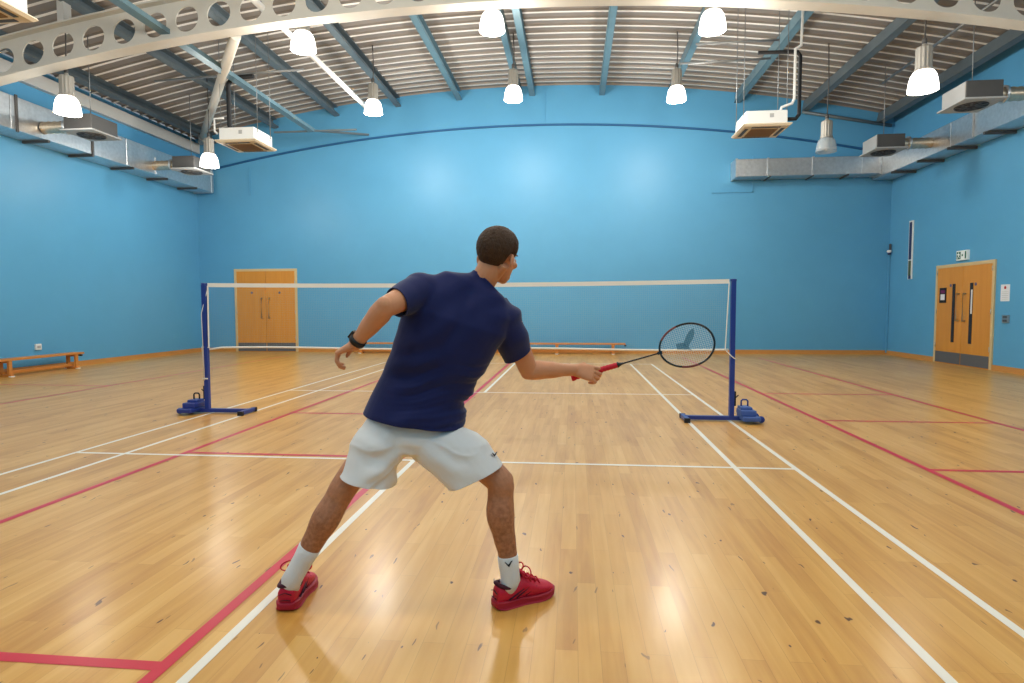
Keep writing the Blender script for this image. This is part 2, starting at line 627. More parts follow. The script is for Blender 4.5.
# purlins
PX = [-9.05, -7.2, -5.4, -3.62, -1.9, 0.12, 2.0, 3.8, 5.53, 7.25, 9.1]
for i, x in enumerate(PX):
    z = roof(x)
    h, w, t = 0.26, 0.13, 0.018
    slope = -2 * x / 83
    rot = Matrix.Rotation(-math.atan(slope), 3, 'Y')
    bm = NB()
    c = V((x, (YF + YB) / 2, z - h / 2))
    L = YF - YB
    box(bm, c, (t, L, h), rot)
    box(bm, c + rot @ V((w / 2, 0, h / 2 - t / 2)), (w, L, t), rot)
    box(bm, c + rot @ V((w / 2, 0, -h / 2 + t / 2)), (w, L, t), rot)
    box(bm, c + rot @ V((w, 0, -h / 2 + 0.03)), (t * 0.8, L, 0.05), rot)
    o = obj('roof_purlin', bm, M['purlin'] if i in (4, 5, 6, 7, 8) else M['purlin_dark'])
    lab = ('blue-grey steel roof purlin, %s in order counting from the wall with the single bench' % ORD[i]) if i < 10 else 'blue-grey steel roof purlin nearest the wall with the exit doors'
    tag(o, lab, 'purlin', 'roof purlins', 'structure')
bm = NB()
box(bm, (-0.12, (YF + YB) / 2, roof(0) - 0.13), (0.018, YF - YB, 0.26))
box(bm, (-0.18, (YF + YB) / 2, roof(0) - 0.25), (0.12, YF - YB, 0.018))
tag(obj('roof_purlin', bm, M['purlin']), 'extra steel purlin doubled beside the middle purlin', 'purlin', 'roof purlins', 'structure')

# cellular arched beam
YBM = 2.78


def zb(x):
    return 5.985 - x * x / 87.0


BH, HR, CELL = 0.61, 0.2, 0.556
bm = NB()
c0 = -8.35 - 2 * CELL
n_cells = int((XR - (c0 - CELL / 2)) / CELL) + 1
TH = 0.012


def bp(x, h, y):
    return V((x, y, zb(x) + h))


for k in range(-1, n_cells + 1):
    cx = c0 + k * CELL
    xa, xb = cx - CELL / 2, cx + CELL / 2
    if xb < XL or xa > XR:
        continue
    xa, xb = max(xa, XL), min(xb, XR)
    hole = xa + 0.05 < cx - HR and xb - 0.05 > cx + HR
    if not hole:
        for ys in (YBM - TH, YBM + TH):
            poly(bm, (bp(xa, 0, ys), bp(xb, 0, ys), bp(xb, BH, ys), bp(xa, BH, ys)))
        continue
    NN = 32
    outer, inner = [], []
    for j in range(NN):
        t = 2 * PI * (j + 0.5) / NN
        c_, s_ = math.cos(t), math.sin(t)
        sc = 1 / max(abs(c_), abs(s_))
        outer.append((cx + c_ * sc * (CELL / 2), BH / 2 + s_ * sc * BH / 2))
        inner.append((cx + c_ * HR, BH / 2 + s_ * HR))
    for ys in (YBM - TH, YBM + TH):
        vo = [bm.verts.new(bp(min(max(x, xa), xb), h, ys)) for x, h in outer]
        vi = [bm.verts.new(bp(x, h, ys)) for x, h in inner]
        for j in range(NN):
            bm.faces.new((vo[j], vo[(j + 1) % NN], vi[(j + 1) % NN], vi[j]))
        # corner gaps of the square
        for j, (qx, qh) in ((3, (xb, BH)), (11, (xa, BH)), (19, (xa, 0)), (27, (xb, 0))):
            q = bm.verts.new(bp(qx, qh, ys))
            bm.faces.new((vo[j], q, vo[(j + 1) % NN]))
        if ys < YBM:
            va = vi
    for j in range(NN):
        bm.faces.new((va[j], va[(j + 1) % NN], vi[(j + 1) % NN], vi[j]))
bmesh.ops.remove_doubles(bm, verts=bm.verts, dist=0.0005)
beam = obj('roof_beam', bm, M['beam'])
tag(beam, 'cream arched steel roof beam with a row of round holes', 'roof beam', kind='structure')
for nm, h in (('bottom_flange', -0.012), ('top_flange', BH + 0.012)):
    bm = NB()
    NS = 40
    for i in range(NS):
        x0 = XL + (XR - XL) * i / NS
        x1 = XL + (XR - XL) * (i + 1) / NS
        vs = []
        for x in (x0, x1):
            for yy in (-0.13, 0.13):
                for dz in (-0.014, 0.014):
                    vs.append(bm.verts.new((x, YBM + yy, zb(x) + h + dz)))
        for f in ((0, 1, 3, 2), (4, 6, 7, 5), (0, 4, 5, 1), (2, 3, 7, 6), (0, 2, 6, 4), (1, 5, 7, 3)):
            if f == (0, 1, 3, 2) and i > 0 or f == (4, 6, 7, 5) and i < NS - 1:
                continue
            bm.faces.new([vs[q] for q in f])
    bmesh.ops.remove_doubles(bm, verts=bm.verts, dist=0.0005)
    obj(nm, bm, M['beam'], beam)
for x in PX:
    z0, z1 = zb(x) + BH + 0.02, roof(x) - 0.24
    if z1 > z0:
        bm = NB()
        box(bm, (x, YBM, (z0 + z1) / 2), (0.12, 0.16, z1 - z0 + 0.04))
        obj('cleat', bm, M['eave'], beam)


# ------------------------------------------------------------------ pipes and braces under the roof
def pipe(name, label, pts, r, m, cat='pipe', n=16):
    bm = NB()
    tube(bm, pts, r, n)
    return tag(obj(name, bm, m, smooth=False), label, cat)


br = pipe('brace_tube', 'thick white diagonal tubular brace running up to the perforated beam', [(-9.3, 9.75, 6.02), (-4.28, 2.95, 5.79)], 0.088, M['beam'], 'brace')
bm = NB()
lathe(bm, [(0.1, 0), (0.125, 0.0), (0.125, 0.05), (0.1, 0.05)], V((-9.3, 9.75, 6.02)) + V((5.02, -6.8, -0.27)) * 0.08, 20, axis=V((5.02, -6.8, -0.27)).normalized())
obj('collar', bm, M['galv_dull'], br)
pipe('service_pipe', 'thin straight white pipe crossing under the roof to a pendant lamp', [(-3.72, 2.2, 6.12), (-3.68, 7.75, 6.1)], 0.055, M['white'])
bm = NB()
bar(bm, (-5.41, YB + 0.05, 5.80), (-5.39, 8.35, 5.82), 0.17, 0.08)
sb = tag(obj('service_tray', bm, M['purlin']), 'blue-grey cable tray threaded through a hole of the perforated beam', 'cable tray')
bm = NB()
bar(bm, (-5.41, 8.35, 5.82), (-4.4, 9.85, 6.1), 0.05, 0.05)
bar(bm, (-6.4, 8.35, 5.80), (-4.2, 8.35, 5.80), 0.04, 0.04)
obj('tray_bracket', bm, M['purlin_dark'], sb)
pipe('conduit_rod', 'thin grey conduit below the roof near the exit door wall', [(8.25, 3.1, 6.3), (8.25, 7.9, 6.3)], 0.028, M['galv_dull'], 'conduit')
pipe('conduit_rod', 'thin grey conduit crossing above the ceiling cassette, closer to the perforated beam', [(3.5, 4.65, 6.0), (4.95, 4.62, 6.0)], 0.02, M['galv_dull'], 'conduit')
pipe('conduit_rod', 'thin grey conduit crossing above the ceiling cassette, farther from the perforated beam', [(3.36, 5.5, 6.0), (5.05, 5.44, 6.0)], 0.02, M['galv_dull'], 'conduit')
pipe('conduit_rod', 'long thin grey conduit above the bench side ceiling cassette', [(-7.3, 5.1, 5.95), (-4.1, 5.1, 6.05)], 0.022, M['galv_dull'], 'conduit')
pipe('conduit_rod', 'blue-grey tie rod beneath the roof edge by the end wall corner', [(7.2, YF - 0.1, 6.3), (9.4, YF - 0.1, 5.88)], 0.04, M['purlin_dark'], 'tie rod')


# ------------------------------------------------------------------ pendant lamps
def dome_bm():
    b = NB()
    pr = [(0.105, 0.30), (0.15, 0.275), (0.185, 0.225), (0.207, 0.15), (0.220, 0.07), (0.226, 0.0), (0.221, 0.0), (0.214, 0.07), (0.200, 0.15), (0.178, 0.22), (0.145, 0.268), (0.10, 0.29)]
    lathe(b, [(r * 0.91, z) for r, z in pr], n=40)
    return b


def body_bm():
    b = NB()
    rings = []
    n = 48
    for r, z in ((0.09, 0.285), (0.122, 0.29), (0.122, 0.33), (0.112, 0.335), (0.112, 0.62), (0.10, 0.64), (0.04, 0.65), (0.03, 0.69)):
        rings.append([V((math.cos(2 * PI * j / n) * r * (1.0 if (j % 4) < 2 or z < .33 or z > .63 else 0.93), math.sin(2 * PI * j / n) * r * (1.0 if (j % 4) < 2 or z < .33 or z > .63 else 0.93), z)) for j in range(n)])
    loft(b, rings, True, smooth=False)
    return b


lampmesh = {}


def lamp(x, y, zc, label, on=True):
    z0 = zc - 0.15
    t = thing('pendant_lamp', label, 'lamp', (x, y, z0), 0, 'dome pendant lamps')
    for nm, f, m in (('lamp_shade', dome_bm, M['domeglow'] if on else M['domeclear']), ('gear_housing', body_bm, M['lamp_body'])):
        key = (nm, on)
        if key not in lampmesh:
            lampmesh[key] = obj(nm, f(), m, t)
        else:
            c = lampmesh[key].copy()
            COL.objects.link(c)
            c.parent = t
    if (0, on) not in lampmesh:
        b = NB()
        ellipsoid(b, (0, 0, 0.14), (V((0.055, 0, 0)), V((0, 0.055, 0)), V((0, 0, 0.1))))
        lampmesh[(0, on)] = obj('bulb', b, M['bulb'] if on else M['white'], t)
    else:
        c = lampmesh[(0, on)].copy()
        COL.objects.link(c)
        c.parent = t
    b = NB()
    zr = roof(x) - z0 + 0.02
    tube(b, [(0, 0, 0.68), (0.02, 0, (0.68 + zr) / 2), (0, 0, zr)], 0.011, 8)
    lathe(b, [(0.0, 0.68), (0.035, 0.69), (0.035, 0.76), (0.012, 0.79)], n=12)
    obj('hanging_cord', b, M['dark'], t)
    return t


def light(x, y, z, e):
    ld = bpy.data.lights.new('lamp_light', 'POINT')
    ld.energy = e
    ld.color = (1.0, 0.955, 0.88)
    ld.shadow_soft_size = 0.24
    lo = bpy.data.objects.new('lamp_light', ld)
    COL.objects.link(lo)
    lo.location = (x, y, z)


LE = 108
NEAR = [(-7.45, 4.80, 'bright white dome pendant lamp beside a fan unit, tight under the perforated beam'),
        (-3.16, 5.68, 'bright white dome pendant lamp at the start of the thin white pipe'),
        (0.0, 5.84, 'bright white dome pendant lamp under the perforated beam, directly above the player head'),
        (3.44, 5.68, 'bright white dome pendant lamp under the perforated beam, between player and ceiling cassette'),
        (6.54, 4.65, 'bright white dome pendant lamp with grey housing beside the nearer exit-door-side fan unit')]
FAR = [(-7.16, 4.72, 'bright white dome pendant lamp at the foot of the thick diagonal brace'),
       (-3.2, 5.80, 'bright white dome pendant lamp at the far end of the thin white pipe'),
       (-0.02, 5.98, 'bright white dome pendant lamp near the end wall, above the middle of the arched ledge'),
       (3.5, 5.84, 'bright white dome pendant lamp near the end wall, between middle and ceiling cassette'),
       (6.6, 4.66, 'unlit clear dome pendant lamp hanging in front of the end wall duct')]
for x, z, lab in NEAR:
    lamp(x, 3.05, z, lab)
    light(x, 3.05, z - 0.32, LE * (0.5 if x < -5 else 0.36 if x > 5 else 1.1))
for i, (x, z, lab) in enumerate(FAR):
    lamp(x, 6.7, z, lab, on=(i != 4))
    if i != 4:
        light(x, 6.7, z - 0.32, LE * (0.85 if abs(x) > 5 else 2.2))
for yy in (-0.6, -4.2, -7.8):
    for x, z in ((-7.3, 4.9), (-3.2, 5.7), (0, 5.85), (3.4, 5.7), (6.6, 4.8)):
        light(x, yy, z - 0.3, LE * (0.5 if abs(x) > 5 else 1.0))

# ------------------------------------------------------------------ ducts
def duct(label, segs, brackets, end):
    """segs: list of boxes (centre, size) ; brackets: list of (centre,size)"""
    t = thing('air_duct', label, 'duct', (0, 0, 0))
    for c, s in segs:
        b = NB()
        box(b, c, s)
        obj('duct_section', b, M['galv'], t, bevel=0.01)
    for c, s in brackets:
        b = NB()
        box(b, c, s)
        obj('bracket', b, M['dark'], t)
    for c, s in end:
        b = NB()
        box(b, c, s)
        obj('joint_flange', b, M['galv'], t)
    return t


zl, zh = 4.58, 5.2
ys = [-10, -5.5, -1.0, 3.5, 6.4, 9.72]
segs = [((-9.28, (a + b) / 2, (zl + zh) / 2), (0.56, b - a - 0.01, zh - zl)) for a, b in zip(ys, ys[1:])]
br_ = [((-9.27, yy, zl - 0.02), (0.56, 0.05, 0.05)) for yy in (4.3, 5.4, 6.6, 7.8, 9.0)]
br_ += [((-8.99, yy, (zl + zh) / 2), (0.02, 0.05, zh - zl + .06)) for yy in (3.62, 5.4)]
fl_ = [((-9.27, yy, (zl + zh) / 2), (0.56, 0.05, zh - zl + 0.04)) for yy in (-5.5, -1.0, 9.72)] + [((-8.99, 7.4, 4.80), (0.03, 0.07, 0.42)), ((-9.05, 9.76, 4.9), (0.12, 0.05, 0.62))]
duct('long galvanised square duct along the wall above the single bench', segs, br_, fl_)
zl, zh = 4.52, 5.02
ys = [-10, -5.5, -1.0, 3.8, 6.6, 9.38]
segs = [((9.24, (a + b) / 2, (zl + zh) / 2), (0.5, b - a - 0.01, zh - zl)) for a, b in zip(ys, ys[1:])]
segs += [((9.0 + 0.24, 9.63, (zl + zh) / 2), (0.5, 0.48, zh - zl))]
xs_ = [5.45, 6.25, 7.35, 8.55, 8.98]
segs += [(((a + b) / 2, 9.63, (zl + zh) / 2 + 0.05), (b - a - 0.012, 0.48, zh - zl - 0.06)) for a, b in zip(xs_, xs_[1:])]
br_ = [((9.22, yy, zl - 0.03), (0.56, 0.05, 0.05)) for yy in (4.4, 5.5, 6.6, 7.7, 8.8)] + [((x, 9.62, zl + 0.06), (0.03, 0.5, 0.03)) for x in (6.3, 7.35, 8.2)]
fl_ = [((x, 9.63, (zl + zh) / 2 + 0.05), (0.05, 0.51, zh - zl - 0.03)) for x in (5.47, 6.25, 7.35, 8.55, 8.96)] + [((8.97, yy, (zl + zh) / 2), (0.03, 0.06, zh - zl + 0.05)) for yy in (3.9, 5.9)]
duct('galvanised square duct with an elbow, on the exit door wall and end wall', segs, br_, fl_)


# ------------------------------------------------------------------ fan units beside the ducts
def fan_unit(label, loc, side, zduct):
    """side=+1: duct lies toward +x"""
    t = thing('fan_heater', label, 'fan unit', loc, 0, 'fan units beside the ducts')
    b = NB()
    box(b, (0, 0, 0.19), (0.56, 0.66, 0.28))
    obj('casing', b, M['dark'], t, bevel=0.008)
    if side > 0:  # pale sheet puts the light on the hall-facing side into colour
        b = NB()
        box(b, (-side * 0.283, 0, 0.19), (0.006, 0.62, 0.26))
        obj('lit_side_sheet', b, M['midgrey'], t)
    b = NB()
    box(b, (0, 0, 0.035), (0.66, 0.76, 0.03))
    obj('bottom_tray', b, M['midgrey'], t, bevel=0.006)
    b = NB()
    lathe(b, [(0.03, 0.017), (0.24, 0.017), (0.24, 0.012), (0.03, 0.012)], n=32, cap=True)
    g = obj('fan_opening', b, M['black'], t)
    b = NB()
    for k in range(9):
        a = 2 * PI * k / 9
        d = V((math.cos(a), math.sin(a), 0))
        bar(b, d * 0.06 + V((0, 0, 0.008)), d * 0.225 + V((0, 0, 0.008)), 0.035, 0.006)
    for r in (0.06, 0.15, 0.23):
        tube(b, [(math.cos(q * PI / 12) * r, math.sin(q * PI / 12) * r, 0.004) for q in range(25)], 0.005, 6)
    obj('fan_grille', b, M['dark'], g)
    b = NB()
    L = 0.75
    pts, rad = [], []
    for k in range(13):
        pts.append((side * (0.28 + L * k / 12), 0.05, 0.21))
        rad.append(0.12 if k % 2 == 0 else 0.107)
    tube(b, pts, rad, 20, cap=False)
    obj('flexible_duct', b, M['copper'], t)
    b = NB()
    lathe(b, [(0.118, 0), (0.145, 0), (0.145, 0.05), (0.118, 0.05)], V((side * 0.5, 0.05, 0.21)), 20, axis=V((side, 0, 0)))
    box(b, (side * 0.33, 0.05, 0.21), (0.07, 0.2, 0.2))
    obj('duct_collar', b, M['galv'], t)
    b = NB()
    x = loc[0]
    tube(b, [(0, 0, 0.32), (0, 0, roof(x) - loc[2])], 0.008, 6)
    obj('hanging_wire', b, M['galv_dull'], t)
    b = NB()
    box(b, (side * 0.30, -0.2, 0.2), (0.05, 0.05, 0.1))
    obj('valve', b, M['redink'] if side > 0 else M['dark'], t)
    return t


fan_unit('dark grey fan unit by the exit door wall duct, closer to the perforated beam', (7.92, 4.2, 4.58), 1, 4.8)
fan_unit('dark grey fan unit by the exit door wall duct, closer to the end wall', (8.0, 7.25, 4.58), 1, 4.8)
fan_unit('grey fan unit on the bench side duct, beside the lamp under the perforated beam', (-7.95, 4.15, 4.58), -1, 4.9)
fan_unit('dark grey fan unit on the bench side duct, near the diagonal brace foot', (-8.0, 7.3, 4.58), -1, 4.9)


# ------------------------------------------------------------------ ceiling cassettes
def cassette(label, loc, s=0.86, pipes=True):
    t = thing('ceiling_cassette', label, 'air conditioner', loc, 0, 'ceiling cassette units')
    b = NB()
    box(b, (0, 0, 0.17), (s * 0.86, s * 0.86, 0.25))
    for sx in (-1, 1):
        for sy in (-1, 1):
            box(b, (sx * s * 0.43, sy * s * 0.3, 0.2), (0.05, 0.06, 0.03))
    obj('casing', b, M['white'], t, bevel=0.02)
    b = NB()
    lathe(b, [(s * 0.70, 0.05), (s * 0.72, 0.03), (s * 0.66, 0.0), (s * 0.5, -0.005)], n=4, cap=True)
    bmesh.ops.rotate(b, verts=b.verts, cent=(0, 0, 0), matrix=Matrix.Rotation(PI / 4, 3, 'Z'))
    for f in b.faces:
        f.smooth = False
    pn = obj('face_panel', b, M['cas_panel'], t)
    b = NB()
    box(b, (0, 0, -0.008), (s * 0.56, s * 0.56, 0.012))
    for k in range(12):
        box(b, (0, -s * 0.26 + s * 0.52 * k / 11, -0.016), (s * 0.54, 0.012, 0.01))
    obj('intake_grille', b, M['cas_grille'], pn)
    for k in range(4):
        b = NB()
        box(b, (0, s * 0.38, 0.002), (s * 0.6, s * 0.07, 0.02))
        bmesh.ops.rotate(b, verts=b.verts, cent=(0, 0, 0), matrix=Matrix.Rotation(PI / 2 * k, 3, 'Z'))
        obj('air_louver', b, M['dark'], pn)
    for sx in (-1, 1):
        for sy in (-1, 1):
            b = NB()
            x, y = sx * s * 0.45, sy * s * 0.3
            tube(b, [(x, y, 0.2), (x, y, roof(loc[0] + x) - loc[2])], 0.007, 6)
            obj('hanger_rod', b, M['galv_dull'], t)
    b = NB()
    box(b, (s * 0.1, -s * 0.434, 0.2), (0.07, 0.01, 0.07))
    obj('label_plate', b, M['midgrey'], t)
    return t


c1 = cassette('white square ceiling cassette hanging above the end wall duct, seen beside the unlit lamp', (4.85, 5.3, 4.58))
b = NB()
tube(b, [(0.42, -0.1, 0.2), (0.6, -0.1, 0.2), (0.66, -0.1, 0.28), (0.66, -0.1, 1.35), (0.6, -0.1, 1.43), (-0.1, -0.1, 1.44)], 0.035, 12)
obj('insulated_pipe', b, M['black'], c1)
b = NB()
tube(b, [(0.25, -0.3, 0.26), (0.28, -0.3, 0.36), (0.46, -0.3, 0.42), (0.5, -0.3, 0.5), (0.5, -0.3, 1.4), (0.6, -0.3, 1.46), (0.62, -0.3, 2.2)], 0.026, 10)
obj('drain_pipe', b, M['white'], c1)
c2 = cassette('white square ceiling cassette hanging near the thick diagonal brace', (-5.4, 5.2, 4.58))
b = NB()
tube(b, [(-0.2, -0.2, 0.25), (-0.24, -0.2, 0.4), (-0.24, -0.2, 1.2), (-0.16, -0.2, 1.32), (0.3, -0.2, 1.34)], 0.045, 12)
obj('insulated_pipe', b, M['black'], c2)
b = NB()
tube(b, [(-0.44, -0.3, 0.2), (-0.5, -0.3, 0.25), (-0.5, -0.3, 0.5), (-0.3, -0.3, 0.5)], 0.02, 8)
obj('drain_pipe', b, M['white'], c2)
cassette('white square ceiling cassette hanging in front of the perforated beam', (-5.33, -0.62, 4.58))


# ------------------------------------------------------------------ doors
def double_door(name, label, w, h, hand, vision):
    """door in local coords: wall plane y=0, facing -y, centred on x"""
    t = thing(name, label, 'door')
    t['kind'] = 'structure'
    b = NB()
    fw = 0.07
    for sx in (-1, 1):
        box(b, (sx * (w / 2 - fw / 2), -0.012, h / 2), (fw, 0.04, h))
    box(b, (0, -0.012, h - fw / 2), (w - 2 * fw, 0.04, fw))
    obj('door_frame', b, M['frame'], t, bevel=0.004)
    lw = w / 2 - fw
    for s in (-1, 1):
        b = NB()
        cx = s * (lw / 2 + 0.002)
        box(b, (cx, -0.012, (h - fw) / 2 + 0.003), (lw - 0.006, 0.03, h - fw - 0.008))
        lf = obj('door_leaf', b, M['wood'], t, bevel=0.003)
        b = NB()
        box(b, (cx, -0.03, 0.14), (lw - 0.02, 0.006, 0.24))
        obj('kick_plate', b, M['kick'], lf)
        b = NB()
        hx = s * 0.11
        z0, z1 = hand
        tube(b, [(hx, -0.027, z0), (hx, -0.085, z0), (hx, -0.085, z1), (hx, -0.027, z1)], 0.016, 10)
        if s > 0 or not vision:
            pass
        obj('pull_handle', b, M['steel'], lf)
        b = NB()
        dx = s * (0.41 if vision else 0.42)
        lathe(b, [(0.0, 0.0), (0.034, 0.0), (0.034, 0.004), (0.0, 0.004)], V((dx, -0.027, 1.71)), 20, axis=V((0, -1, 0)))
        obj('fire_door_disc', b, M['signblue'], lf)
        if vision:
            b = NB()
            vx = s * 0.29
            box(b, (vx, -0.028, 1.11), (0.1, 0.008, 1.26))
            obj('vision_panel', b, M['glassdark'], lf)
            if s > 0:
                pass
        for z in (0.35, 1.1, 1.95):
            b = NB()
            tube(b, [(s * (lw + 0.005), -0.034, z), (s * (lw + 0.005), -0.034, z + 0.1)], 0.01, 8)
            obj('hinge', b, M['steel'], lf)
    return t


d1 = double_door('door_1', 'pale framed orange oak double doors in the end wall behind the net', 1.9, 2.4, (0.98, 1.55), False)
d1.location = (-7.55, YF, 0)
d2 = double_door('door_2', 'pale framed orange oak double doors with slim vision panels under the exit sign', 1.92, 2.17, (0.95, 1.52), True)
d2.location = (XR, 6.83, 0)
d2.rotation_euler = (0, 0, -PI / 2)
# door on right wall: local x -> world -y, facing -x
# pale strip painted as light in one of the vision panels
b = NB()
box(b, (0.305, -0.033, 1.35), (0.045, 0.004, 0.5))
obj('painted_glass_light', b, M['paper'], d2)


def on_right(name, label, cat, y, z, w, h, m, t=0.02):
    b = NB()
    box(b, (0, 0, 0), (t, w, h))
    o = obj(name, b, m, bevel=min(0.004, t / 4))
    o.location = (XR - t / 2 - 0.001, y, z)
    return tag(o, label, cat)


# exit sign
ex = on_right('exit_sign', 'white exit sign with green symbols above the oak exit doors', 'sign', 6.86, 2.33, 0.46, 0.24, M['signwhite'], 0.06)
b = NB()
# green field, toward the end wall: running figure ; y decreases to the viewer's right
X0 = -0.0315


def yz(pts):
    return [V((X0 - 0.001, p[0], p[1])) for p in pts]


poly(b, yz([(0.205, -0.09), (0.03, -0.09), (0.03, 0.09), (0.205, 0.09)]))
g = obj('sign_print', b, M['signgreen'], ex, recalc=False)
b = NB()
poly(b, yz([(-0.15, -0.09), (-0.205, -0.09), (-0.205, 0.09), (-0.15, 0.09)]))
obj('door_symbol', b, M['signgreen'], ex, recalc=False)
b = NB()
X0 = -0.0335
poly(b, yz([(0.135, 0.05), (0.10, 0.05), (0.10, 0.08), (0.135, 0.08)]))
poly(b, yz([(0.14, -0.02), (0.10, -0.02), (0.09, 0.045), (0.14, 0.045)]))
poly(b, yz([(0.19, 0.02), (0.14, 0.005), (0.14, 0.03), (0.185, 0.045)]))
poly(b, yz([(0.10, 0.01), (0.05, 0.0), (0.05, 0.022), (0.10, 0.035)]))
poly(b, yz([(0.14, -0.02), (0.115, -0.02), (0.16, -0.08), (0.185, -0.08)]))
poly(b, yz([(0.12, -0.02), (0.10, -0.02), (0.06, -0.055), (0.07, -0.075)]))
obj('running_figure', b, M['signwhite'], g, recalc=False)
b = NB()
X0 = -0.0325
poly(b, yz([(-0.03, 0.02), (-0.075, 0.02), (-0.075, -0.02), (-0.03, -0.02)]))
poly(b, yz([(-0.01, 0.0), (-0.045, 0.045), (-0.045, -0.045)]))
obj('arrow', b, M['signgreen'], g, recalc=False)

ex.scale = (1, 0.76, 0.85)
# notice, switches, panel, sensor, poster, socket
no = on_right('notice_sheet', 'white paper notice beside the oak exit doors', 'notice', 5.6, 1.51, 0.24, 0.32, M['paper'], 0.006)
b = NB()
lathe(b, [(0, 0), (0.03, 0), (0.03, 0.002), (0, 0.002)], V((-0.004, 0.0, 0.1)), 16, axis=V((-1, 0, 0)))
obj('round_emblem', b, M['redink'], no)
b = NB()
for k in range(5):
    box(b, (-0.004, 0.0, 0.02 - k * 0.035), (0.002, 0.17, 0.006))
obj('text_lines', b, M['midgrey'], no)
sw = on_right('light_switch', 'grey metal switch plate below the white paper notice', 'light switch', 5.54, 1.015, 0.17, 0.15, M['steel'], 0.03)
for z in (-0.035, 0.035):
    b = NB()
    box(b, (-0.018, 0, z), (0.01, 0.1, 0.04))
    obj('rocker', b, M['dark'], sw)
pn = on_right('wall_panel', 'tall narrow framed navy and olive panel high on the exit door wall', 'wall panel', 8.88, 2.63, 0.165, 1.42, M['white'], 0.03)
b = NB()
box(b, (-0.017, 0, 0.22), (0.006, 0.105, 0.9))
obj('navy_field', b, M['navy'], pn)
b = NB()
box(b, (-0.017, 0, -0.44), (0.006, 0.105, 0.36))
obj('olive_field', b, M['olive'], pn)
b = NB()
box(b, (-0.017, -0.01, -0.66), (0.006, 0.105, 0.08))
obj('dark_foot', b, M['navy'], pn)
se = thing('wall_sensor', 'small white sensor with dark top in the corner by the exit door wall', 'sensor', (XR - 0.07, YF - 0.12, 2.66))
b = NB()
lathe(b, [(0.0, -0.02), (0.045, -0.01), (0.058, 0.02), (0.045, 0.05), (0.0, 0.055)], n=20)
obj('sensor_housing', b, M['white'], se)
b = NB()
lathe(b, [(0.0, -0.07), (0.035, -0.07), (0.04, -0.02), (0.0, -0.02)], n=16)
obj('sensor_lens', b, M['navy'], se)
b = NB()
box(b, (0.02, 0, 0.13), (0.04, 0.04, 0.16))
obj('mounting_arm', b, M['dark'], se)
po = thing('door_poster', 'small black framed poster on the oak exit door leaf', 'poster', (XR - 0.032, 7.5, 1.5))
b = NB()
box(b, (0, 0, 0), (0.008, 0.24, 0.33))
obj('poster_board', b, M['black'], po)
b = NB()
box(b, (-0.006, 0, -0.04), (0.004, 0.15, 0.13))
obj('white_field', b, M['paper'], po)
b = NB()
box(b, (-0.006, 0, 0.08), (0.004, 0.15, 0.07))
obj('purple_field', b, M['purple'], po)
so = thing('wall_socket', 'small white socket box on the wall above the single bench', 'socket', (XL, 4.42, 0.49))
b = NB()
box(b, (0.02, 0, 0), (0.04, 0.13, 0.12))
obj('socket_box', b, M['white'], so, bevel=0.006)
b = NB()
box(b, (0.043, 0, 0.0), (0.006, 0.08, 0.05))
obj('socket_face', b, M['midgrey'], so)


# ------------------------------------------------------------------ benches
def bench(label, loc, L, legs, rotz, H=0.3, wd=0.26):
    t = thing('gym_bench', label, 'bench', loc, rotz, 'low wooden gym benches')
    b = NB()
    box(b, (0, 0, H - 0.02), (L, wd, 0.04))
    obj('seat_plank', b, M['benchwood'], t, bevel=0.006)
    b = NB()
    box(b, (0, 0, 0.085), (L - 0.35, 0.045, 0.055))
    obj('lower_rail', b, M['benchwood'], t, bevel=0.004)
    for lx in legs:
        b = NB()
        for sy in (-1, 1):
            box(b, (lx, sy * wd * 0.36, (H - 0.04) / 2 + 0.015), (0.07, 0.045, H - 0.07))
        box(b, (lx, 0, H - 0.06), (0.09, wd * 0.82, 0.04))
        lg = obj('leg', b, M['benchwood'], t, bevel=0.004)
        b = NB()
        box(b, (lx, 0, 0.0225), (0.07, wd * 1.12, 0.045))
        obj('foot', b, M['benchwood'], lg, bevel=0.004)
        for sy in (-1, 1):
            b = NB()
            box(b, (lx, sy * wd * 0.5, 0.01), (0.08, 0.05, 0.02))
            obj('rubber_pad', b, M['white'], lg)
    b = NB()
    tube(b, [(L / 2 - 0.02, -0.05, H - 0.07), (L / 2 + 0.02, -0.05, H - 0.07), (L / 2 + 0.02, 0.05, H - 0.07), (L / 2 - 0.02, 0.05, H - 0.07)], 0.018, 8)
    obj('hook', b, M['black'], t)
    return t


bench('orange wooden gym bench standing alone along the side wall', (-9.2, 4.08, 0), 1.98, (-0.76, 0.80), PI / 2 + 0.03, H=0.34, wd=0.25)
bench('low wooden gym bench at the end wall, under the racket hand', (0.87, 9.55, 0), 3.65, (-1.5, 0, 1.5), 0)
bench('low wooden gym bench at the end wall, partly behind the player', (-3.1, 9.55, 0), 3.7, (-1.5, 0, 1.5), 0)


